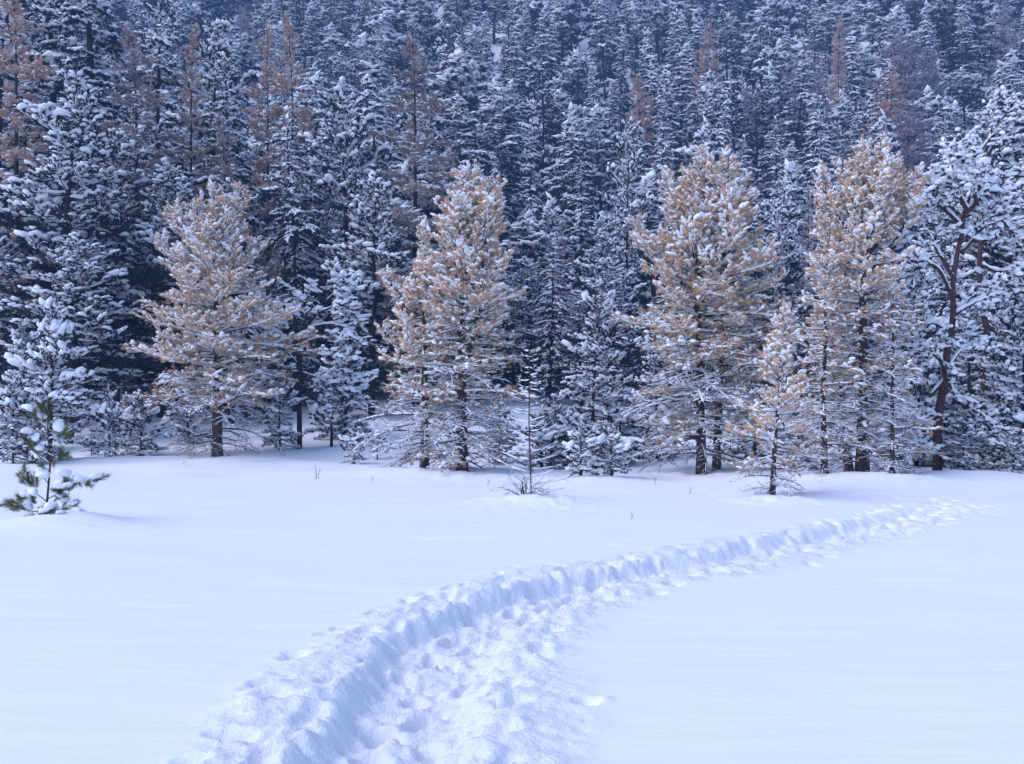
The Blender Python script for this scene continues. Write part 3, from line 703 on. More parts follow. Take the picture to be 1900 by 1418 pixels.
hero_tree('stone_pine', 'broad brown pine right of centre rising from two reddish trunks', GB, 1302, 23.3, 272, [
    dict(r=.115, lean=0, prof=[(.03,1.3),(.15,1.6),(.4,1.7),(.6,1.4),(.72,.9),(.82,.58),(.92,.30),(1,.16)], bl=dict(dz=.17, per=7, z0=.05, low_to=.52, up_from=.62, bare_to=.34),
         extra=[(600,180,2.0,'midL'),(480,185,1.7,'upL'),(500,-60,1.7,'upL'),(720,200,1.8,'low'),(640,-120,1.9,'midL')]),
    dict(r=.095, dx=30, dy=.2, lean=16, top=282, main=0, prof=[(.05,1.0),(.2,1.35),(.5,1.35),(.7,1.0),(.82,.7),(.92,.4),(1,.2)], bl=dict(dz=.22, per=5, z0=.15, low_to=.47, up_from=.62)),
    dict(r=.04, fork=.62, lean=-52, top=318, prof=[(0,.4),(.7,.4),(.8,.4),(.9,.35),(1,.2)], bl=dict(dz=.16, per=4, z0=.80, low_to=0, up_from=.2)),
    dict(r=.04, fork=.55, lean=-112, top=395, prof=[(0,.5),(.7,.5),(.8,.5),(.9,.4),(1,.2)], bl=dict(dz=.16, per=4, z0=.72, low_to=0, up_from=.2)),
    dict(r=.04, fork=.60, lean=90, top=350, prof=[(0,.5),(.7,.5),(.8,.5),(.9,.4),(1,.2)], bl=dict(dz=.16, per=4, z0=.74, low_to=0, up_from=.2))]+spires(6, 110, (320, 430), 4), seed=14)
hero_tree('stone_pine', 'small sparse golden brown pine in front of the right hand brown group', GB, 1433, 17.6, 568, [
    dict(r=.045, lean=14, prof=[(.03,.60),(.15,.70),(.4,.62),(.6,.50),(.75,.36),(.9,.22),(1,.12)], bl=dict(dz=.15, per=5, z0=.04, low_to=.25, up_from=.5, bare_to=.10))], seed=15)
hero_tree('stone_pine', 'tallest brown pine of the right hand group with a crown of thick snowy upright tips', GB, 1600, 20.5, 258, [
    dict(r=.13, lean=2, prof=[(.03,.9),(.2,1.0),(.45,.85),(.6,.72),(.7,.62),(.8,.5),(.9,.3),(1,.2)], bl=dict(dz=.16, per=7, z0=.035, low_to=.57, up_from=.66, bare_to=.42)),
    dict(r=.05, fork=.66, lean=40, top=256, prof=[(0,.4),(.7,.4),(.8,.5),(.9,.35),(1,.2)], bl=dict(dz=.16, per=4, z0=.78, low_to=0, up_from=.2)),
    dict(r=.05, fork=.62, lean=75, top=300, prof=[(0,.4),(.7,.4),(.8,.5),(.9,.35),(1,.2)], bl=dict(dz=.16, per=4, z0=.76, low_to=0, up_from=.2)),
    dict(r=.05, fork=.58, lean=108, top=310, prof=[(0,.4),(.7,.4),(.8,.5),(.9,.35),(1,.2)], bl=dict(dz=.16, per=4, z0=.74, low_to=0, up_from=.2)),
    dict(r=.05, fork=.66, lean=-38, top=300, prof=[(0,.4),(.7,.4),(.8,.5),(.9,.35),(1,.2)], bl=dict(dz=.16, per=4, z0=.8, low_to=0, up_from=.2))]+spires(5, 95, (290, 400), 6), seed=16)
hero_tree('stone_pine', 'slender brown pine behind the right hand group leaning left to a narrow snowy spire', GB, 1575, 21.6, 345, [
    dict(r=.10, lean=-55, prof=[(.05,.7),(.3,.75),(.5,.6),(.65,.42),(.8,.36),(.92,.22),(1,.15)], bl=dict(dz=.18, per=5, z0=.1, low_to=.45, up_from=.58))], seed=17)
hero_tree('larch_tree', 'fine twigged brown larch with straight dark stem, left in the right hand group', GB, 1530, 20.3, 480, [
    dict(r=.065, lean=-4, prof=[(.03,.72),(.2,.8),(.5,.68),(.75,.52),(.9,.42),(1,.2)], bl=dict(dz=.14, per=6, z0=.035, low_to=.80, up_from=.88, bare_to=.36))], seed=18)
hero_tree('larch_tree', 'thin bare snowy larch with hardly any needles, right in the right hand group', GB, 1655, 20.2, 490, [
    dict(r=.045, lean=6, prof=[(.03,.75),(.2,.85),(.5,.65),(.75,.42),(.9,.25),(1,.15)], bl=dict(dz=.19, per=5, z0=.04, low_to=.9, up_from=.95, bare_to=.65))], seed=19)
print('heroes', time.time()-T0)

# ================================================================== hand laid small trees
def laid_tree(name, label, px, d, stem, limbs, p, mats, r, cat='tree', group=None, seed=1, srefine=6):
    """stem and limbs are lists of (column, row, depth offset) in photograph units round the tree's own distance"""
    x, y = at(px, d); z = float(gh(x, y)); rng = np.random.default_rng(seed)
    root = empty(name, (x, y, z), label, cat, group)
    def conv(L):
        A = np.array([[(a[0]-px)/F*d, a[2] if len(a) > 2 else 0, zpx(a[1], d)-z] for a in L])
        t = np.linspace(0, len(A)-1, max(4, (len(A)-1)*srefine//2+1)); q = np.stack([np.interp(t, range(len(A)), A[:, c]) for c in range(3)], 1)
        if len(q) > 4: q[1:-1] = (q[:-2]+2*q[1:-1]+q[2:])/4
        return q
    S = conv(stem); S[0, 2] = -.15
    w, n, s = foliage(rng, [(S, np.linspace(r, r*.3, len(S)), 8, p.get('stemtuft'), .5)], p)
    tr = link('trunk', mesh_from('trunk', [(w[0], w[1], 0, True), (n[0], n[1], 1, False)], mats), root)
    if len(s[0]): link('snow_load', mesh_from('snow_load', [(s[0], s[1], 0, True)], ['snow']), tr)
    for Lm in limbs:
        lp = dict(p); lp.update(Lm[1]); q = conv(Lm[0]); rr = Lm[1].get('r', r*.45)
        paths = [(q, np.linspace(rr, rr*.35, len(q)), 5, lp.get('mts', .4), 1.0)]
        T = norm(np.gradient(q, axis=0)); Ln = np.linalg.norm(np.diff(q, axis=0), axis=1).sum()
        for k in range(lp.get('side', 4)):
            u = rng.uniform(.3, .98)*(len(q)-1); i = int(u); o = q[i]+(q[min(i+1, len(q)-1)]-q[i])*(u-i)
            fr = frames(T[i][None])[0]; phi = rng.uniform(0, 6.28); th = rng.uniform(.5, 1.2)
            td = cos(th)*T[i]+sin(th)*(cos(phi)*fr[:, 1]+sin(phi)*fr[:, 2])
            tl = lp.get('sl', .35*Ln)*rng.uniform(.5, 1.2)
            tw = curve_path(rng, o, td, tl, lp.get('slift', .4), 5, .16)
            paths.append((tw, np.linspace(rr*.4, rr*.15, 5), 3, lp.get('sts', .3), .7))
            for j in range(lp.get('sub', 0)):
                o2 = tw[rng.integers(1, 5)]; d2 = norm(norm(tw[4]-tw[0])+rng.normal(0, .7, 3))
                paths.append((curve_path(rng, o2, d2, tl*.5, .3, 4), np.linspace(rr*.22, rr*.1, 4), 3, .2, .5))
        w, n, s = foliage(rng, paths, lp)
        b = link('branch', mesh_from('branch', [(w[0], w[1], 0, True), (n[0], n[1], 1, False)], mats), root)
        if len(s[0]): link('snow_load', mesh_from('snow_load', [(s[0], s[1], 0, True)], ['snow']), b)
    return root
SP = P_(long=True, nlen=.11, gap=.034, sprob=.13, sx=.070, sy=.085, sz=.060, ridge=.010, rstep=.03, stemtuft=.80, tup=.45, tj=.4, lift=.45)
laid_tree('pine_sapling', 'green pine sapling with fat snow pillows alone in the open field at far left', 88, 13.7,
    [(88,972),(87,935),(91,890),(94,850),(88,800),(90,762),(91,738)], [
    ([(93,860),(75,848),(60,835),(52,820)], dict(side=3)), ([(91,800),(76,786),(66,770)], dict(side=3, sprob=0.21)),
    ([(92,815,-.05),(108,808),(120,800)], dict(side=3)), ([(90,780,-.1),(84,768),(80,752,-.12)], dict(side=2)),
    ([(90,840,-.06),(106,850),(118,846)], dict(side=3, sprob=0.19)),
    ([(86,930),(66,915),(52,892),(46,868)], dict(side=4, sprob=0.12)), ([(86,948),(60,950),(38,940),(10,938)], dict(side=4, sprob=0.15)),
    ([(87,945,-.05),(70,935),(45,925),(40,930)], dict(side=3)), ([(88,950,-.1),(105,925),(125,905,-.1)], dict(side=4, sprob=0.23)),
    ([(88,955,-.15),(112,945),(138,950,-.2),(150,962)], dict(side=5, sprob=0.21)), ([(90,925),(120,910),(140,895),(165,900)], dict(side=4, sprob=0.15)),
    ([(88,960,-.2),(98,950,-.3),(118,940,-.35)], dict(side=4, sprob=0.25)), ([(88,958,.1),(70,962,-.1),(60,965,-.1)], dict(side=3, sprob=0.21)),
    ([(92,900),(80,885),(74,878)], dict(side=2))], SP, ['brownbark','sapling'], .019, seed=3)
# bare snowy sapling in the middle
def bare_sapling():
    px, d = 983, 16.9
    p = P_(tufts=False, ridge=.015, rstep=.05)
    rng = np.random.default_rng(9); limbs = []
    for k in range(38):
        y0 = 650+k*6.7+rng.uniform(-3,3)+rng.uniform(-3, 3); sd = 1 if k % 2 else -1; L = 10+max(0, (y0-640))*.26*rng.uniform(.5, 1.25)
        up = rng.uniform(-.1, .9); dz = rng.uniform(-.4, .4); L *= rng.uniform(.6, 1.15)
        limbs.append(([(983, y0), (983+sd*L*.5, y0-L*.25*up+3, dz*.5), (983+sd*L, y0-L*.5*up-2, dz)], dict(side=1, mts=None, sts=None, sl=.12, r=.006)))
    laid_tree('bare_sapling', 'very thin leafless upright sapling dusted with snow before the two topped brown pine', px, d,
              [(986,928),(984,860),(981,780),(983,700),(981,640)], limbs, p, ['brownbark','brown'], .016, seed=4)
    limbs = []
    for k in range(30):
        a = rng.uniform(-1.35, 1.35); L = rng.uniform(25, 62) if abs(a) < .9 else rng.uniform(40, 75); dz = rng.uniform(-.4, .3); x0 = 975+rng.uniform(-12, 14)
        limbs.append(([(x0, 926), (x0+sin(a)*L*.55, 926-cos(a)*L*.55-4, dz*.6), (x0+sin(a)*L*1.1, 926-cos(a)*L*.85+(8 if k % 3 else -8), dz)], dict(side=4, mts=None, sts=None, sl=.16, sub=1, r=.008)))
    laid_tree('thorn_bush', 'low tangle of bare dark twigs at the foot of the thin leafless sapling', 975, 16.5,
              [(975,928),(972,915),(970,902)], limbs, P_(tufts=False, ridge=.010, rstep=.05), ['bark','brown'], .02, cat='bush', seed=5)
bare_sapling()
TW = P_(tufts=False, ridge=.004, rstep=.05)
laid_tree('dry_stalk', 'two thin dry stalks poking out of the snow field left of centre', 588, 21.5, [(586,893),(587,880),(585,862)],
          [([(590,893),(591,880),(594,866)], dict(side=1, mts=None, sts=None, r=.007)), ([(590,880),(594,874),(600,868)], dict(side=0, mts=None, r=.007, ridge=.03))], TW, ['bark','brown'], .010, cat='stalk', seed=6)
laid_tree('dry_stalk', 'single tiny dry stalk poking out of the snow below the pine with two trunks', 1281, 18.5, [(1281,916),(1281,910),(1279,903)],
          [([(1281,910),(1284,906),(1286,905)], dict(side=0, mts=None, r=.004))], TW, ['bark','brown'], .005, cat='stalk', seed=7)

for (px_, d_, hh, lb) in [(1172, 14.2, 12, 'tiny dry stem at the edge of the trail in the middle distance'), (690, 21.0, 14, 'short dry twig standing below the short brown pine'),
                          (1215, 20.5, 20, 'thin bent dry twig left of the pine with two trunks'), (905, 20.3, 15, 'short dry twig below the middle brown pine'), (340, 26.5, 16, 'dry twig tip left of the lone brown pine foot')]:
    rb = HOR+EYE*F/d_
    laid_tree('dry_stalk', lb, px_, d_, [(px_, rb), (px_+1, rb-hh*.5), (px_-2, rb-hh)], [([(px_+1, rb-hh*.4), (px_+4, rb-hh*.7), (px_+5, rb-hh*.9)], dict(side=1, mts=None, sts=None, r=.004, sl=.05))], TW, ['bark','brown'], .005, cat='stalk', seed=int(px_))
# ---- the twisted red barked pine and its snow covered limbs at right
CP = P_(lod='mid', nlen=.10, gap=.075, keep=.75, sprob=.5, sx=.085, sy=.075, sz=.055, ridge=.072, rstep=.08, tup=.2, tj=.6, side=12, sub=3, sl=.6, slift=-.35, rk=5)
laid_tree('scots_pine', 'twisted red barked pine with thick snow covered limbs at the right', 1776, 22.2,
    [(1738,892),(1740,850),(1738,790),(1746,740),(1756,700),(1756,655),(1765,620),(1769,575),(1767,530),(1776,470),(1786,430),(1788,395),(1800,365)], [
    ([(1768,555),(1745,500),(1720,486),(1700,510)], dict(r=.055)), ([(1765,620),(1735,600),(1715,600),(1700,585)], dict(r=.05)),
    ([(1772,520),(1745,475),(1730,450),(1745,425)], dict(r=.06, side=6)), ([(1784,420),(1750,385),(1720,370),(1690,390)], dict(r=.06, sprob=.8, ridge=.08)),
    ([(1790,395,-.2),(1820,352,-.3),(1850,360),(1870,390)], dict(r=.06, sprob=.85, ridge=.10)), ([(1786,400,-.3),(1760,360,-.4),(1735,345,-.5)], dict(r=.06, sprob=.9, ridge=.10)),
    ([(1800,380,-.3),(1790,350,-.4),(1770,335,-.5)], dict(r=.05, sprob=.9, ridge=.10)), ([(1800,370,.3),(1830,380),(1880,430),(1900,470)], dict(r=.06, sprob=.7)),
    ([(1757,690),(1735,655),(1700,665),(1675,690)], dict(r=.05)), ([(1760,680),(1790,640),(1830,650)], dict(r=.05)),
    ([(1757,700),(1790,760),(1830,790),(1880,830)], dict(r=.06, ridge=.055, side=7)), ([(1768,740),(1830,780,-.3),(1850,850,-.4),(1846,900,-.4)], dict(r=.05, side=6)),
    ([(1757,700),(1720,740),(1700,790),(1690,820)], dict(r=.05, sprob=.7)), ([(1765,640),(1720,640,-.4),(1760,745,-.5)], dict(r=.04, side=6)),
    ([(1768,585),(1810,560),(1850,540)], dict(r=.05)), ([(1784,470),(1810,440),(1830,400)], dict(r=.06))],
    CP, ['redbark','green'], .115, seed=21)
laid_tree('scots_pine', 'second red barked pine rising behind the twisted one with limbs arching to the right edge', 1818, 25.5,
    [(1815,885),(1822,760),(1835,640),(1822,560),(1816,500),(1822,420),(1818,350),(1815,300)], [
    ([(1815,310),(1818,280),(1850,240),(1905,226)], dict(r=.06)), ([(1816,320),(1840,270),(1880,240),(1920,250)], dict(r=.06)),
    ([(1818,345),(1850,330),(1900,325),(1930,345)], dict(r=.06)), ([(1816,325),(1800,300),(1790,290)], dict(r=.04)),
    ([(1820,400),(1860,420),(1900,440),(1930,480)], dict(r=.06, sprob=.8)), ([(1818,490),(1860,510),(1900,500)], dict(r=.05)),
    ([(1830,600),(1870,640),(1930,640)], dict(r=.05)), ([(1822,300),(1850,215),(1890,205)], dict(r=.05)), ([(1835,640),(1870,720),(1920,760)], dict(r=.05)),
    ([(1822,760),(1870,820),(1915,850)], dict(r=.05)), ([(1820,540),(1790,560),(1760,600)], dict(r=.04)), ([(1816,500),(1780,520),(1740,500)], dict(r=.04))],
    CP, ['redbark','green'], .11, seed=22)
# ---- crooked little pine between the two brown pines on the left
laid_tree('scots_pine', 'small crooked pine with spreading snowy limbs right of the lone brown pine', 555, 31.5,
    [(556,800),(555,740),(558,690),(556,640),(566,610),(590,580),(603,550)], [
    ([(557,680),(520,640),(500,600),(495,570)], dict(r=.04)), ([(556,650),(530,615),(515,560)], dict(r=.04)), ([(560,620),(570,590),(560,550)], dict(r=.035)),
    ([(566,610),(610,600),(650,610),(670,640)], dict(r=.045)), ([(560,660),(600,650),(640,680),(660,710)], dict(r=.045)), ([(590,580),(630,565),(660,575)], dict(r=.04)),
    ([(558,690),(590,700),(615,720)], dict(r=.03)), ([(557,690),(530,690),(505,720)], dict(r=.03)), ([(603,560),(625,540),(645,550)], dict(r=.03)), ([(556,640),(600,625,-.3),(640,640,-.4)], dict(r=.035))],
    P_(lod='mid', nlen=.13, gap=.12, sprob=.62, sx=.15, sy=.10, sz=.075, ridge=.035, rstep=.12, tup=.1, tj=.6, side=9, sub=2, sl=.6, slift=-.1), ['bark','green'], .085, seed=23)
print('laid', time.time()-T0)

# ================================================================== tree kinds for middle distance (trunk, crown, snow)
cone = [(.03,2.3),(.15,2.5),(.4,2.0),(.7,1.25),(.9,.6),(1,.3)]
oval = [(.05,1.6),(.2,2.2),(.45,2.3),(.7,1.75),(.87,1.1),(1,.5)]
tall = [(.03,2.2),(.2,2.6),(.5,2.2),(.75,1.5),(.9,.8),(1,.3)]
for i in range(3): mid_variant(('pine', i), 13, [(a, b*(1+.1*i)) for a, b in oval], GREEN, .20, ('bark','green'), 100+i, gapprob=.12, irr=.36, dz=.60+.03*i, per=6, z0=.07+.03*i, low_to=.4, up_from=.7, bare_to=.12)
for i in range(3): mid_variant(('spruce', i), 16, [(a, b*(1+.08*i)) for a, b in cone], SPRUCE, .22, ('bark','green'), 110+i, gapprob=.1, dz=.60+.04*i, per=6, z0=.06+.03*i, low_to=.5, up_from=.8)
for i, nm in enumerate(['larch']): mid_variant((nm, 0), 17, [(a, b*(1.0+.1*i)) for a, b in tall], LARCH, .18, ('bark', nm), 120+i, dz=.6, per=5, z0=.12, low_to=.4, up_from=.72, bare_to=.2)
mid_variant(('bare', 0), 17, [(.03,1.5),(.4,1.8),(.55,1.5),(.62,2.0),(.8,1.4),(.92,.8),(1,.3)], SPRUCE, .17, ('bark','green'), 130, dz=.58, per=5, z0=.06, low_to=.72, up_from=.85, bare_to=.55)
# young snowy pines: smaller scale branches
mid_variant(('young', 0), 3.6, [(.03,.95),(.2,1.1),(.45,.95),(.7,.65),(.88,.38),(1,.2)], YOUNG, .06, ('bark','green'), 140, shed=0, dz=.22, per=6, z0=.06, low_to=.25, up_from=.5)
mid_variant(('young', 1), 1.7, [(.1,.45),(.35,.55),(.6,.42),(.85,.25),(1,.12)], YOUNG, .03, ('bark','green'), 141, shed=0, dz=.17, per=5, z0=.14, low_to=.1, up_from=.35)
mid_variant(('young', 2), 1.7, [(.1,.35),(.35,.45),(.6,.35),(.85,.22),(1,.12)], YOUNG, .025, ('bark','green'), 142, shed=0, dz=.2, per=4, z0=.22, low_to=.0, up_from=.2)
mid_variant(('young', 3), 5.5, [(.02,1.15),(.2,1.25),(.5,.95),(.75,.6),(.9,.32),(1,.15)], YOUNG, .08, ('bark','green'), 143, shed=0, dz=.25, per=6, z0=.04, low_to=.35, up_from=.6)
print('mid variants', time.time()-T0, sum(len(m.polygons) for v in _mid.values() for m in v[1:]))
GY = 'young snowy pines along the forest edge'
for a in [('young_pine', ('young', 0), 92, 27.5, 562, 'bushy young pine packed with snow behind the green sapling at far left', GY, .78),
          ('young_pine', ('young', 0), 25, 27.0, 700, 'small snowy pine cut by the left edge of the picture', GY, .8),
          ('young_pine', ('young', 1), 203, 28.2, 728, 'slim little snowy pine, leftmost of the cluster left of the lone brown pine', GY, .8),
          ('young_pine', ('young', 1), 236, 30.5, 738, 'snowy little pine in the middle of the cluster left of the lone brown pine', GY, 1.1),
          ('young_pine', ('young', 1), 262, 29.5, 745, 'round little snowy pine nearest the lone brown pine on its left', GY, 1.3),
          ('young_pine', ('young', 2), 170, 30.0, 805, 'knee high tuft of snowy pine beside the thick trunk at left', GY, 1.6),
          ('young_pine', ('young', 1), 657, 27.5, 797, 'tiny snow capped pine standing free left of the two topped brown pine', GY, 1.2),
          ('young_pine', ('young', 2), 615, 32.0, 700, 'thin young pine right of the crooked pine', GY, 1.2),
          ('young_pine', ('young', 2), 700, 29.0, 790, 'tiny pine at the left foot of the short brown pine', GY, 1.1),
          ('young_pine', ('young', 0), 1030, 26.5, 735, 'low snowy pine right behind the thin leafless sapling', GY, .95),
          ('young_pine', ('young', 3), 1098, 26.0, 520, 'upright young snowy pine just left of the brown pine with two trunks', GY, .85),
          ('young_pine', ('young', 1), 1078, 21.3, 790, 'small snow bowed pine, left of the pair before the centre gap', GY, 1.2),
          ('young_pine', ('young', 1), 1135, 21.5, 795, 'small snow bowed pine, right of the pair before the centre gap', GY, 1.3),
          ('young_pine', ('young', 0), 1700, 24.5, 640, 'bushy snowy pine between the right hand brown group and the twisted pine', GY, .95),
          ('young_pine', ('young', 3), 1850, 24.0, 560, 'dense young snowy pine under the twisted pine near the right edge', GY, .9),
          ('young_pine', ('young', 3), 1900, 23.0, 500, 'dense young snowy pine cut by the right edge of the picture', GY, .9),
          ('young_pine', ('young', 1), 1005, 25.5, 770, 'low snowy pine bush just left of the upright young snowy pine', GY, 1.5),
          ('young_pine', ('young', 0), 1150, 27.5, 700, 'snowy pine tucked behind the left side of the pine with two trunks', GY, 1.0),
          ('young_pine', ('young', 3), 1220, 29.0, 610, 'snowy conifer seen through the left boughs of the pine with two trunks', GY, .9),
          ('young_pine', ('young', 3), 1400, 28.0, 600, 'snowy conifer right behind the pine with two trunks', GY, .9),
          ('young_pine', ('young', 0), 1480, 24.0, 720, 'snowy young pine behind the small golden brown pine', GY, 1.0),
          ('young_pine', ('young', 0), 1790, 22.0, 760, 'rounded snowy pine bush under the twisted red barked pine', GY, 1.3),
          ('young_pine', ('young', 3), 1745, 25.0, 640, 'snowy pine filling the gap behind the twisted trunk', GY, .9),
          ('young_pine', ('young', 1), 1880, 21.3, 800, 'small snowy pine at the right edge of the field', GY, 1.3),
          ('young_pine', ('young', 0), 520, 31.0, 690, 'snowy young pine behind the right foot of the lone brown pine', GY, .9),
          ('young_pine', ('young', 0), 640, 34.0, 640, 'snowy young pine right behind the crooked pine', GY, 1.1),
          ('young_pine', ('young', 0), 925, 27.0, 740, 'snowy young pine showing right of the middle brown pine foot', GY, 1.0),
          ('young_pine', ('young', 0), 350, 33.0, 690, 'snowy young pine in the shade behind the lone brown pine', GY, 1.0),
          ('young_pine', ('young', 3), 55, 31.0, 600, 'shaded snowy conifer behind the bushy young pine at far left', GY, .9),
          ]:
    n_, k_, px_, d_, t_, l_, g_, w_ = a; place_mid(n_, k_, px_, d_, t_, l_, g_, w_)
GT = 'tall trees at the forest edge'
PL = []   # occupied places
for a in [('larch_tree', ('larch',0), 32, 46, -8, 'big orange larch at the left edge reaching the top of the picture', 1.0),
          ('spruce_tree', ('spruce',0), 178, 50, -170, 'dark spruce with drooping boughs left of centre reaching past the top edge', 1.25),
          ('spruce_tree', ('spruce',1), 98, 54, -120, 'dark spruce behind the orange larch at the left reaching past the top edge', 1.2),
          ('spruce_tree', ('spruce',2), -20, 50, -60, 'dark spruce at the very left edge behind the orange larch', 1.2),
          ('stone_pine', ('pine',0), 118, 37, 152, 'huge billowing snow loaded pine filling the left edge with a thick trunk', 1.15),
          ('stone_pine', ('pine',1), -10, 38, 330, 'snow loaded pine cut by the left edge', 1.2),
          ('stone_pine', ('pine',2), 130, 33.5, 440, 'lower snowy pine in front of the huge billowing pine at left', 1.25),
          ('larch_tree', ('mixlarch',0), 256, 43, 58, 'frosted brownish larch with long snowy boughs right of the dark spruce', 1.1),
          ('spruce_tree', ('spruce',1), 293, 46, -30, 'slim spruce with a dark green tip touching the top edge', .85),
          ('larch_tree', ('larch',0), 352, 52, 42, 'narrow orange tipped larch right of the slim dark tipped spruce', .62),
          ('stone_pine', ('pine',0), 392, 57, 42, 'round topped dark pine behind the narrow orange tipped larch', .8),
          ('spruce_tree', ('spruce',2), 432, 47, 105, 'snowy spruce between the narrow orange larch and the twin orange larches', .9),
          ('larch_tree', ('mixlarch',0), 420, 43, 215, 'lower frosted brownish larch above the lone brown pine', .9),
          ('larch_tree', ('larch',0), 497, 56, 33, 'left one of the twin orange larches at the top', .62),
          ('larch_tree', ('larch',0), 546, 55, 28, 'right one of the twin orange larches at the top', .66),
          ('spruce_tree', ('bare',0), 548, 42, 205, 'spruce with a snowy crown and a long bare lower trunk with dead snowy twigs', .9),
          ('spruce_tree', ('bare',0), 525, 46, 260, 'dark trunked spruce with dead lower twigs just left of its twin', .8),
          ('stone_pine', ('pine',1), 640, 46, 175, 'snowy pine between the twin orange larches and the brownish topped pine', .9),
          ('stone_pine', ('pine',2), 690, 40, 330, 'snowy pine behind the left side of the two topped brown pine', 1.0),
          ('larch_tree', ('mixlarch',0), 772, 41, 72, 'tall frosted larch with brownish tip above the two topped brown pine', 1.05),
          ('stone_pine', ('pine',0), 770, 46, 180, 'snowy pine hidden behind the tall frosted larch', 1.1),
          ('stone_pine', ('pine',0), 600, 50, 300, 'dark snowy pine behind the crooked pine', 1.0),
          ('stone_pine', ('pine',2), 300, 40, 300, 'dense snowy pine behind the left shoulder of the lone brown pine', 1.15),
          ('stone_pine', ('pine',1), 215, 41, 250, 'dense snowy pine between the huge billowing pine and the lone brown pine', 1.0),
          ('spruce_tree', ('spruce',0), 430, 38, 330, 'snowy spruce directly behind the lone brown pine', .95),
          ('spruce_tree', ('spruce',1), 985, 74, 222, 'slender white spruce standing clear above the gap between the centre pines', .72),
          ('spruce_tree', ('spruce',0), 1075, 62, 300, 'grey white spruce right of the slender white spruce', .8),
          ('larch_tree', ('greylarch',0), 1040, 52, 405, 'hazy grey leafless larch in the gap between the centre pines', .7),
          ('spruce_tree', ('spruce',2), 1020, 44, 430, 'snowy spruce in the gap right of the two topped brown pine', .8),
          ('spruce_tree', ('spruce',1), 970, 46, 520, 'low snowy spruce right behind the two topped brown pine', .9),
          ('stone_pine', ('pine',2), 1112, 46, 400, 'snowy pine left of the brown tipped spire', .8),
          ('stone_pine', ('pine',1), 1165, 48, 228, 'tall narrow pine with a rusty brown spire behind the pine with two trunks', .50),
          ('spruce_tree', ('spruce',0), 1228, 78, 170, 'broad white spruce behind and above the pine with two trunks, left side', .85),
          ('spruce_tree', ('spruce',2), 1385, 70, 245, 'white spruce right of the top of the pine with two trunks', .85),
          ('spruce_tree', ('spruce',1), 1440, 76, 215, 'tall white spruce above the small golden brown pine', .8),
          ('spruce_tree', ('spruce',0), 1523, 72, 178, 'dark nearly snowless spruce behind the right hand brown group', .65),
          ('stone_pine', ('pine',0), 1438, 46, 345, 'thin stemmed snowy pine between the two brown groups', .7),
          ('larch_tree', ('greylarch',0), 1500, 50, 345, 'hazy grey leafless larch beside the slender leaning brown pine', .6),
          ('stone_pine', ('pine',2), 1750, 40, 330, 'snowy pine behind the twisted red barked pine', .9),
          ('stone_pine', ('pine',1), 1840, 36, 300, 'large snowy pine behind the second red barked pine', 1.0),
          ('stone_pine', ('pine',0), 1915, 34, 230, 'large snowy pine cut by the right edge', 1.0),
          ('stone_pine', ('pine',2), 1690, 33, 480, 'dark snowy pine in the gap right of the tallest brown pine', .95),
          ('stone_pine', ('pine',1), 1800, 30, 560, 'dark low pine behind the trunks of the two red barked pines', 1.15),
          ('spruce_tree', ('spruce',2), 1560, 44, 380, 'snowy spruce behind the slender leaning brown pine', .8),
          ('spruce_tree', ('spruce',1), 1240, 44, 420, 'dark spruce hidden behind the left side of the pine with two trunks', .95),
          ('spruce_tree', ('spruce',0), 1360, 45, 430, 'dark spruce hidden behind the right side of the pine with two trunks', .95),
          ('spruce_tree', ('spruce',2), 880, 46, 300, 'snowy spruce right behind the forked top of the two topped brown pine', .95),
          ]:
    n_, k_, px_, d_, t_, l_, w_ = a
    place_mid(n_, k_, px_, d_, t_, l_, GT, w_); PL.append((*at(px_, d_), 1.6))
grng = np.random.default_rng(31)
for q in range(46):
    px_ = -60+q*44+grng.uniform(-18, 18); d_ = grng.uniform(42, 49); hh = grng.uniform(3.5, 6.5)
    key = [('spruce', 0), ('spruce', 1), ('spruce', 2), ('pine', 1), ('pine', 2)][int(grng.integers(0, 5))]
    place_mid('spruce_tree' if key[0] == 'spruce' else 'stone_pine', key, px_, d_, 0, 'half hidden snowy conifer filling the dark gap under the tall forest edge trees', 'half hidden conifers under the forest edge', 1.25, H=hh)
    PL.append((*at(px_, d_), 1.0))
print('mid placed', time.time()-T0)

# ================================================================== the hillside forest
def far_variant(key, H, prof, lib, r, mats, seed, **bl):
    rng = np.random.default_rng(seed)
    S, w, n, s = joined_tree(rng, H, prof, lib, r, **bl)
    tv, tf = trunk_mesh(rng, S, r, 5)
    return mesh_from('far_'+key, [(tv, tf, 0, True), (w[0], w[1], 0, True), (n[0], n[1], 1, False), (s[0], s[1], 2, True)], [mats[0], mats[1], 'snow'])
FV = {'spruce': [far_variant('spruce', 16, [(a, b*(.75+.14*((i*2)%5))) for a, b in cone], FDARK if i == 4 else FSPRUCE, .2, ('bark','green'), 200+i, shed=1.5, dz=.80, per=6, z0=.05, low_to=.5, up_from=.8, irr=.3) for i in range(5)],
      'pine': [far_variant('pine', 13, [(a, b*(.85+.12*i)) for a, b in oval], FGREEN, .2, ('bark','green'), 210+i, shed=1.5, dz=.8, per=6, z0=.12, low_to=.3, up_from=.65, irr=.35) for i in range(4)],
      'larch': [far_variant('larch', 16, [(a, b*.95) for a, b in tall], FLARCH, .16, ('bark','larch'), 220, dz=.6, per=6, z0=.15, low_to=.4, up_from=.7)],
      'greylarch': [far_variant('greylarch', 16, [(a, b*1.1) for a, b in tall], FLARCH, .16, ('bark','greylarch'), 221, dz=.6, per=6, z0=.15, low_to=.4, up_from=.7)]}
print('far variants', time.time()-T0, sum(len(m.polygons) for v in FV.values() for m in v))
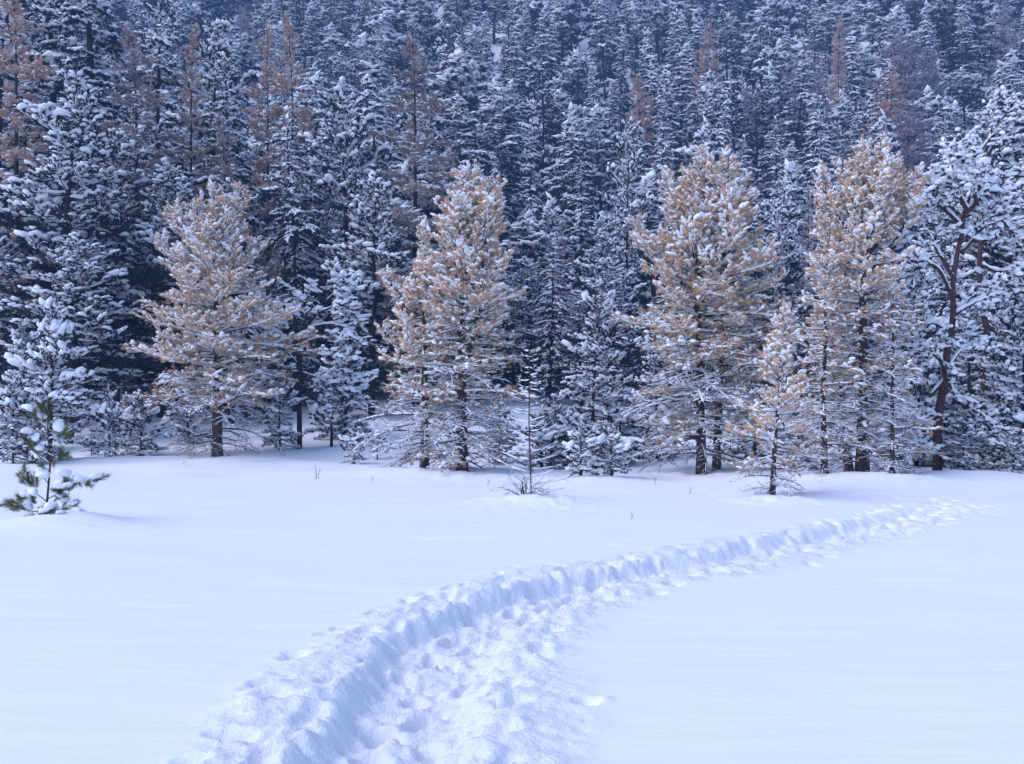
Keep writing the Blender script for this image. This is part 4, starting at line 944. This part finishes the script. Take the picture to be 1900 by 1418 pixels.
LAB = {'spruce': ('spruce_tree', 'snow covered spruce in the dense forest climbing the hillside', 'snowy spruces on the hillside'),
       'pine': ('stone_pine', 'snow covered round crowned pine in the dense forest climbing the hillside', 'snowy pines on the hillside'),
       'greylarch': ('larch_tree', 'grey leafless larch scattered among the hillside conifers', 'grey larches on the hillside')}
HV = {'spruce': 16, 'pine': 13, 'larch': 16, 'greylarch': 16}
frng = np.random.default_rng(42)
occ = {}
def free(x, y, r):
    cx, cy = int(x//6), int(y//6)
    for i in (-1,0,1):
        for j in (-1,0,1):
            for (a, b, q) in occ.get((cx+i, cy+j), []):
                if (a-x)**2+(b-y)**2 < ((r+q)*.5)**2*4*.5: return False
    return True
def take(x, y, r): occ.setdefault((int(x//6), int(y//6)), []).append((x, y, r))
for p in PL: take(*p)
special = [(1311,118,45,'larch','rusty larch alone high on the hillside, the brightest of the far ones',.55), (1190,100,138,'larch','faint rusty larch patch high above the brown tipped spire',.6),
           (1555,125,28,'larch','tiny faint orange larch near the top right of the hillside',.35), (1650,98,135,'larch','pinkish larch high above the right hand brown group',.75),
           (1668,112,66,'greylarch','left one of two rounded grey pink larches at upper right',.9), (1700,112,70,'greylarch','right one of two rounded grey pink larches at upper right',1.0),
           (1682,90,188,'greylarch','hazy silver grey larch right above the tallest brown pine',1.0), (1490,112,78,'greylarch','small hazy grey pink larch at upper right centre',.7),
           (1720,135,2,'larch','tiny orange larch at the top edge on the right',.3)]
FARC = []
for (px, d, top, k, lab, wd) in special:
    x, y = at(px, d); z = float(gh(x, y)); H = max(5, zpx(top, d)-z)
    o = link('larch_tree', FV[k][0], None, (x, y, z)); s = H/HV[k]; o.scale = (s*wd*1.7, s*wd*1.7, s); o.rotation_euler[2] = frng.uniform(0, 6)
    props(o, lab, 'tree', 'larches on the hillside'); take(x, y, .8)
cands = []
tries = 0
while tries < 60000:
    tries += 1
    d = math.sqrt(frng.uniform(50**2, 300**2)); px = frng.uniform(-160, 2060)
    x, y = at(px, d); r = frng.uniform(2.5, 4.1)
    if not free(x, y, r): continue
    sn = float(fbm(x/30, y/30, 92, 2)); k = frng.choice(['spruce','pine','greylarch'], p=[.58+sn*.7, .39-sn*.7, .03]) if abs(sn) < .5 else 'spruce'
    H = (frng.uniform(7, 17) if k != 'pine' else frng.uniform(6, 13.5))*(1+.25*float(fbm(x/14, y/14, 91, 2)))
    z = float(gh(x, y))
    lim = 150 if px < 820 and d < 75 else np.interp(d, [50, 70, 90, 120, 170], [400, 270, 160, 40, -200])
    lim += frng.uniform(-30, 50)
    Hm = zpx(lim, d)-z
    if Hm < 5 and d < 130: H = frng.uniform(5, 8)
    else: H = min(H, max(Hm, 6))
    take(x, y, r); cands.append((d/H, x, y, z, H, k, frng.uniform(.75, 1.45)))
cands.sort(key=lambda c: c[0])
cnt = {'spruce': 48-30, 'pine': 30, 'greylarch': 20}
rest = []
for (q, x, y, z, H, k, wd) in cands:
    inview = abs(x/y) < .53
    if cnt[k] < 300 and inview:
        cnt[k] += 1
        me = FV[k][int(frng.integers(0, len(FV[k])))]
        nm, lab, grp = LAB[k]
        o = bpy.data.objects.new(nm, me); COL.objects.link(o); o.location = (x, y, z-.1)
        s = H/HV[k]; o.scale = (s*wd, s*wd, s); o.rotation_euler = (frng.normal(0, .035), frng.normal(0, .035), frng.uniform(0, 6.28))
        props(o, lab, 'tree', grp); FARC.append((k, o))
    else: rest.append((x, y, z, H, k, wd))
print('forest', len(cands), 'rest', len(rest), time.time()-T0)
def scatter_rest():
    if not rest: return
    V = np.array([(a[0], a[1], a[2]-.1) for a in rest], np.float32)
    me = bpy.data.meshes.new('far_forest'); me.vertices.add(len(V)); me.vertices.foreach_set('co', V.ravel())
    src = [FV['spruce'][i] for i in range(5)]+[FV['pine'][i] for i in range(4)]
    pick = {}
    for k, o in FARC: pick.setdefault(o.data.name, o)
    keys = [m.name for m in src if m.name in pick]; ns = sum(1 for n in keys if 'spruce' in n); n_all = len(keys)
    idx = [int(frng.integers(0, ns)) if a[4] != 'pine' else int(frng.integers(ns, n_all)) for a in rest]
    at1 = me.attributes.new('pick', 'INT', 'POINT'); at1.data.foreach_set('value', np.array(idx, np.int32))
    sc = np.array([[a[3]/HV[a[4]]*a[5], a[3]/HV[a[4]]*a[5], a[3]/HV[a[4]]] for a in rest], np.float32)
    at2 = me.attributes.new('size', 'FLOAT_VECTOR', 'POINT'); at2.data.foreach_set('vector', sc.ravel())
    rt = np.array([[0, 0, frng.uniform(0, 6.28)] for a in rest], np.float32)
    at3 = me.attributes.new('turn', 'FLOAT_VECTOR', 'POINT'); at3.data.foreach_set('vector', rt.ravel())
    o = link('forest', me); props(o, 'mass of small snow covered conifers behind and between the single trees of the hillside', 'forest', None, 'stuff')
    g = bpy.data.node_groups.new('forest_scatter', 'GeometryNodeTree')
    g.interface.new_socket('Geometry', in_out='INPUT', socket_type='NodeSocketGeometry')
    g.interface.new_socket('Geometry', in_out='OUTPUT', socket_type='NodeSocketGeometry')
    N = g.nodes; Lk = g.links
    gi = N.new('NodeGroupInput'); go = N.new('NodeGroupOutput')
    ip = N.new('GeometryNodeInstanceOnPoints'); ip.inputs['Pick Instance'].default_value = True
    jg = N.new('GeometryNodeJoinGeometry')
    for kname in reversed(keys):
        oi = N.new('GeometryNodeObjectInfo'); oi.transform_space = 'ORIGINAL'; oi.inputs['Object'].default_value = pick[kname]; oi.inputs['As Instance'].default_value = True
        Lk.new(oi.outputs['Geometry'], jg.inputs[0])
    def attr(name, typ):
        a = N.new('GeometryNodeInputNamedAttribute'); a.data_type = typ; a.inputs['Name'].default_value = name; return a.outputs['Attribute']
    Lk.new(gi.outputs[0], ip.inputs['Points']); Lk.new(jg.outputs[0], ip.inputs['Instance'])
    Lk.new(attr('pick', 'INT'), ip.inputs['Instance Index']); Lk.new(attr('size', 'FLOAT_VECTOR'), ip.inputs['Scale'])
    er = N.new('FunctionNodeEulerToRotation'); Lk.new(attr('turn', 'FLOAT_VECTOR'), er.inputs[0]); Lk.new(er.outputs[0], ip.inputs['Rotation'])
    Lk.new(ip.outputs[0], go.inputs[0])
    md = o.modifiers.new('scatter', 'NODES'); md.node_group = g
scatter_rest()

# ================================================================== haze
def haze():
    hm = bpy.data.materials.new('haze_air'); hm.use_nodes = True; t = hm.node_tree; t.nodes.clear()
    out = t.nodes.new('ShaderNodeOutputMaterial'); v = t.nodes.new('ShaderNodeVolumePrincipled')
    v.inputs['Color'].default_value = (.26, .56, 1.0, 1); v.inputs['Density'].default_value = HAZE_DENSITY
    t.links.new(v.outputs[0], out.inputs['Volume'])
    x0, x1, y0, y1, z0, z1 = -400, 400, -205, 350, -2.0, float(gh(np.linspace(-380, 380, 60), 340.).max())+12
    V = np.array([(x, y, z) for z in (z0, z1) for y in (y0, y1) for x in (x0, x1)], float)
    Q = np.array([[0,2,3,1],[4,5,7,6],[0,1,5,4],[2,6,7,3],[0,4,6,2],[1,3,7,5]])
    M['haze_air'] = hm
    o = link('haze', mesh_from('haze', [(V, Q, 0, False)], ['haze_air'])); o['kind'] = 'stuff'
if HAZE_DENSITY > 0: haze()
print('total objects', len(bpy.data.objects), 'tris', sum(len(m.polygons) for m in bpy.data.meshes), time.time()-T0)
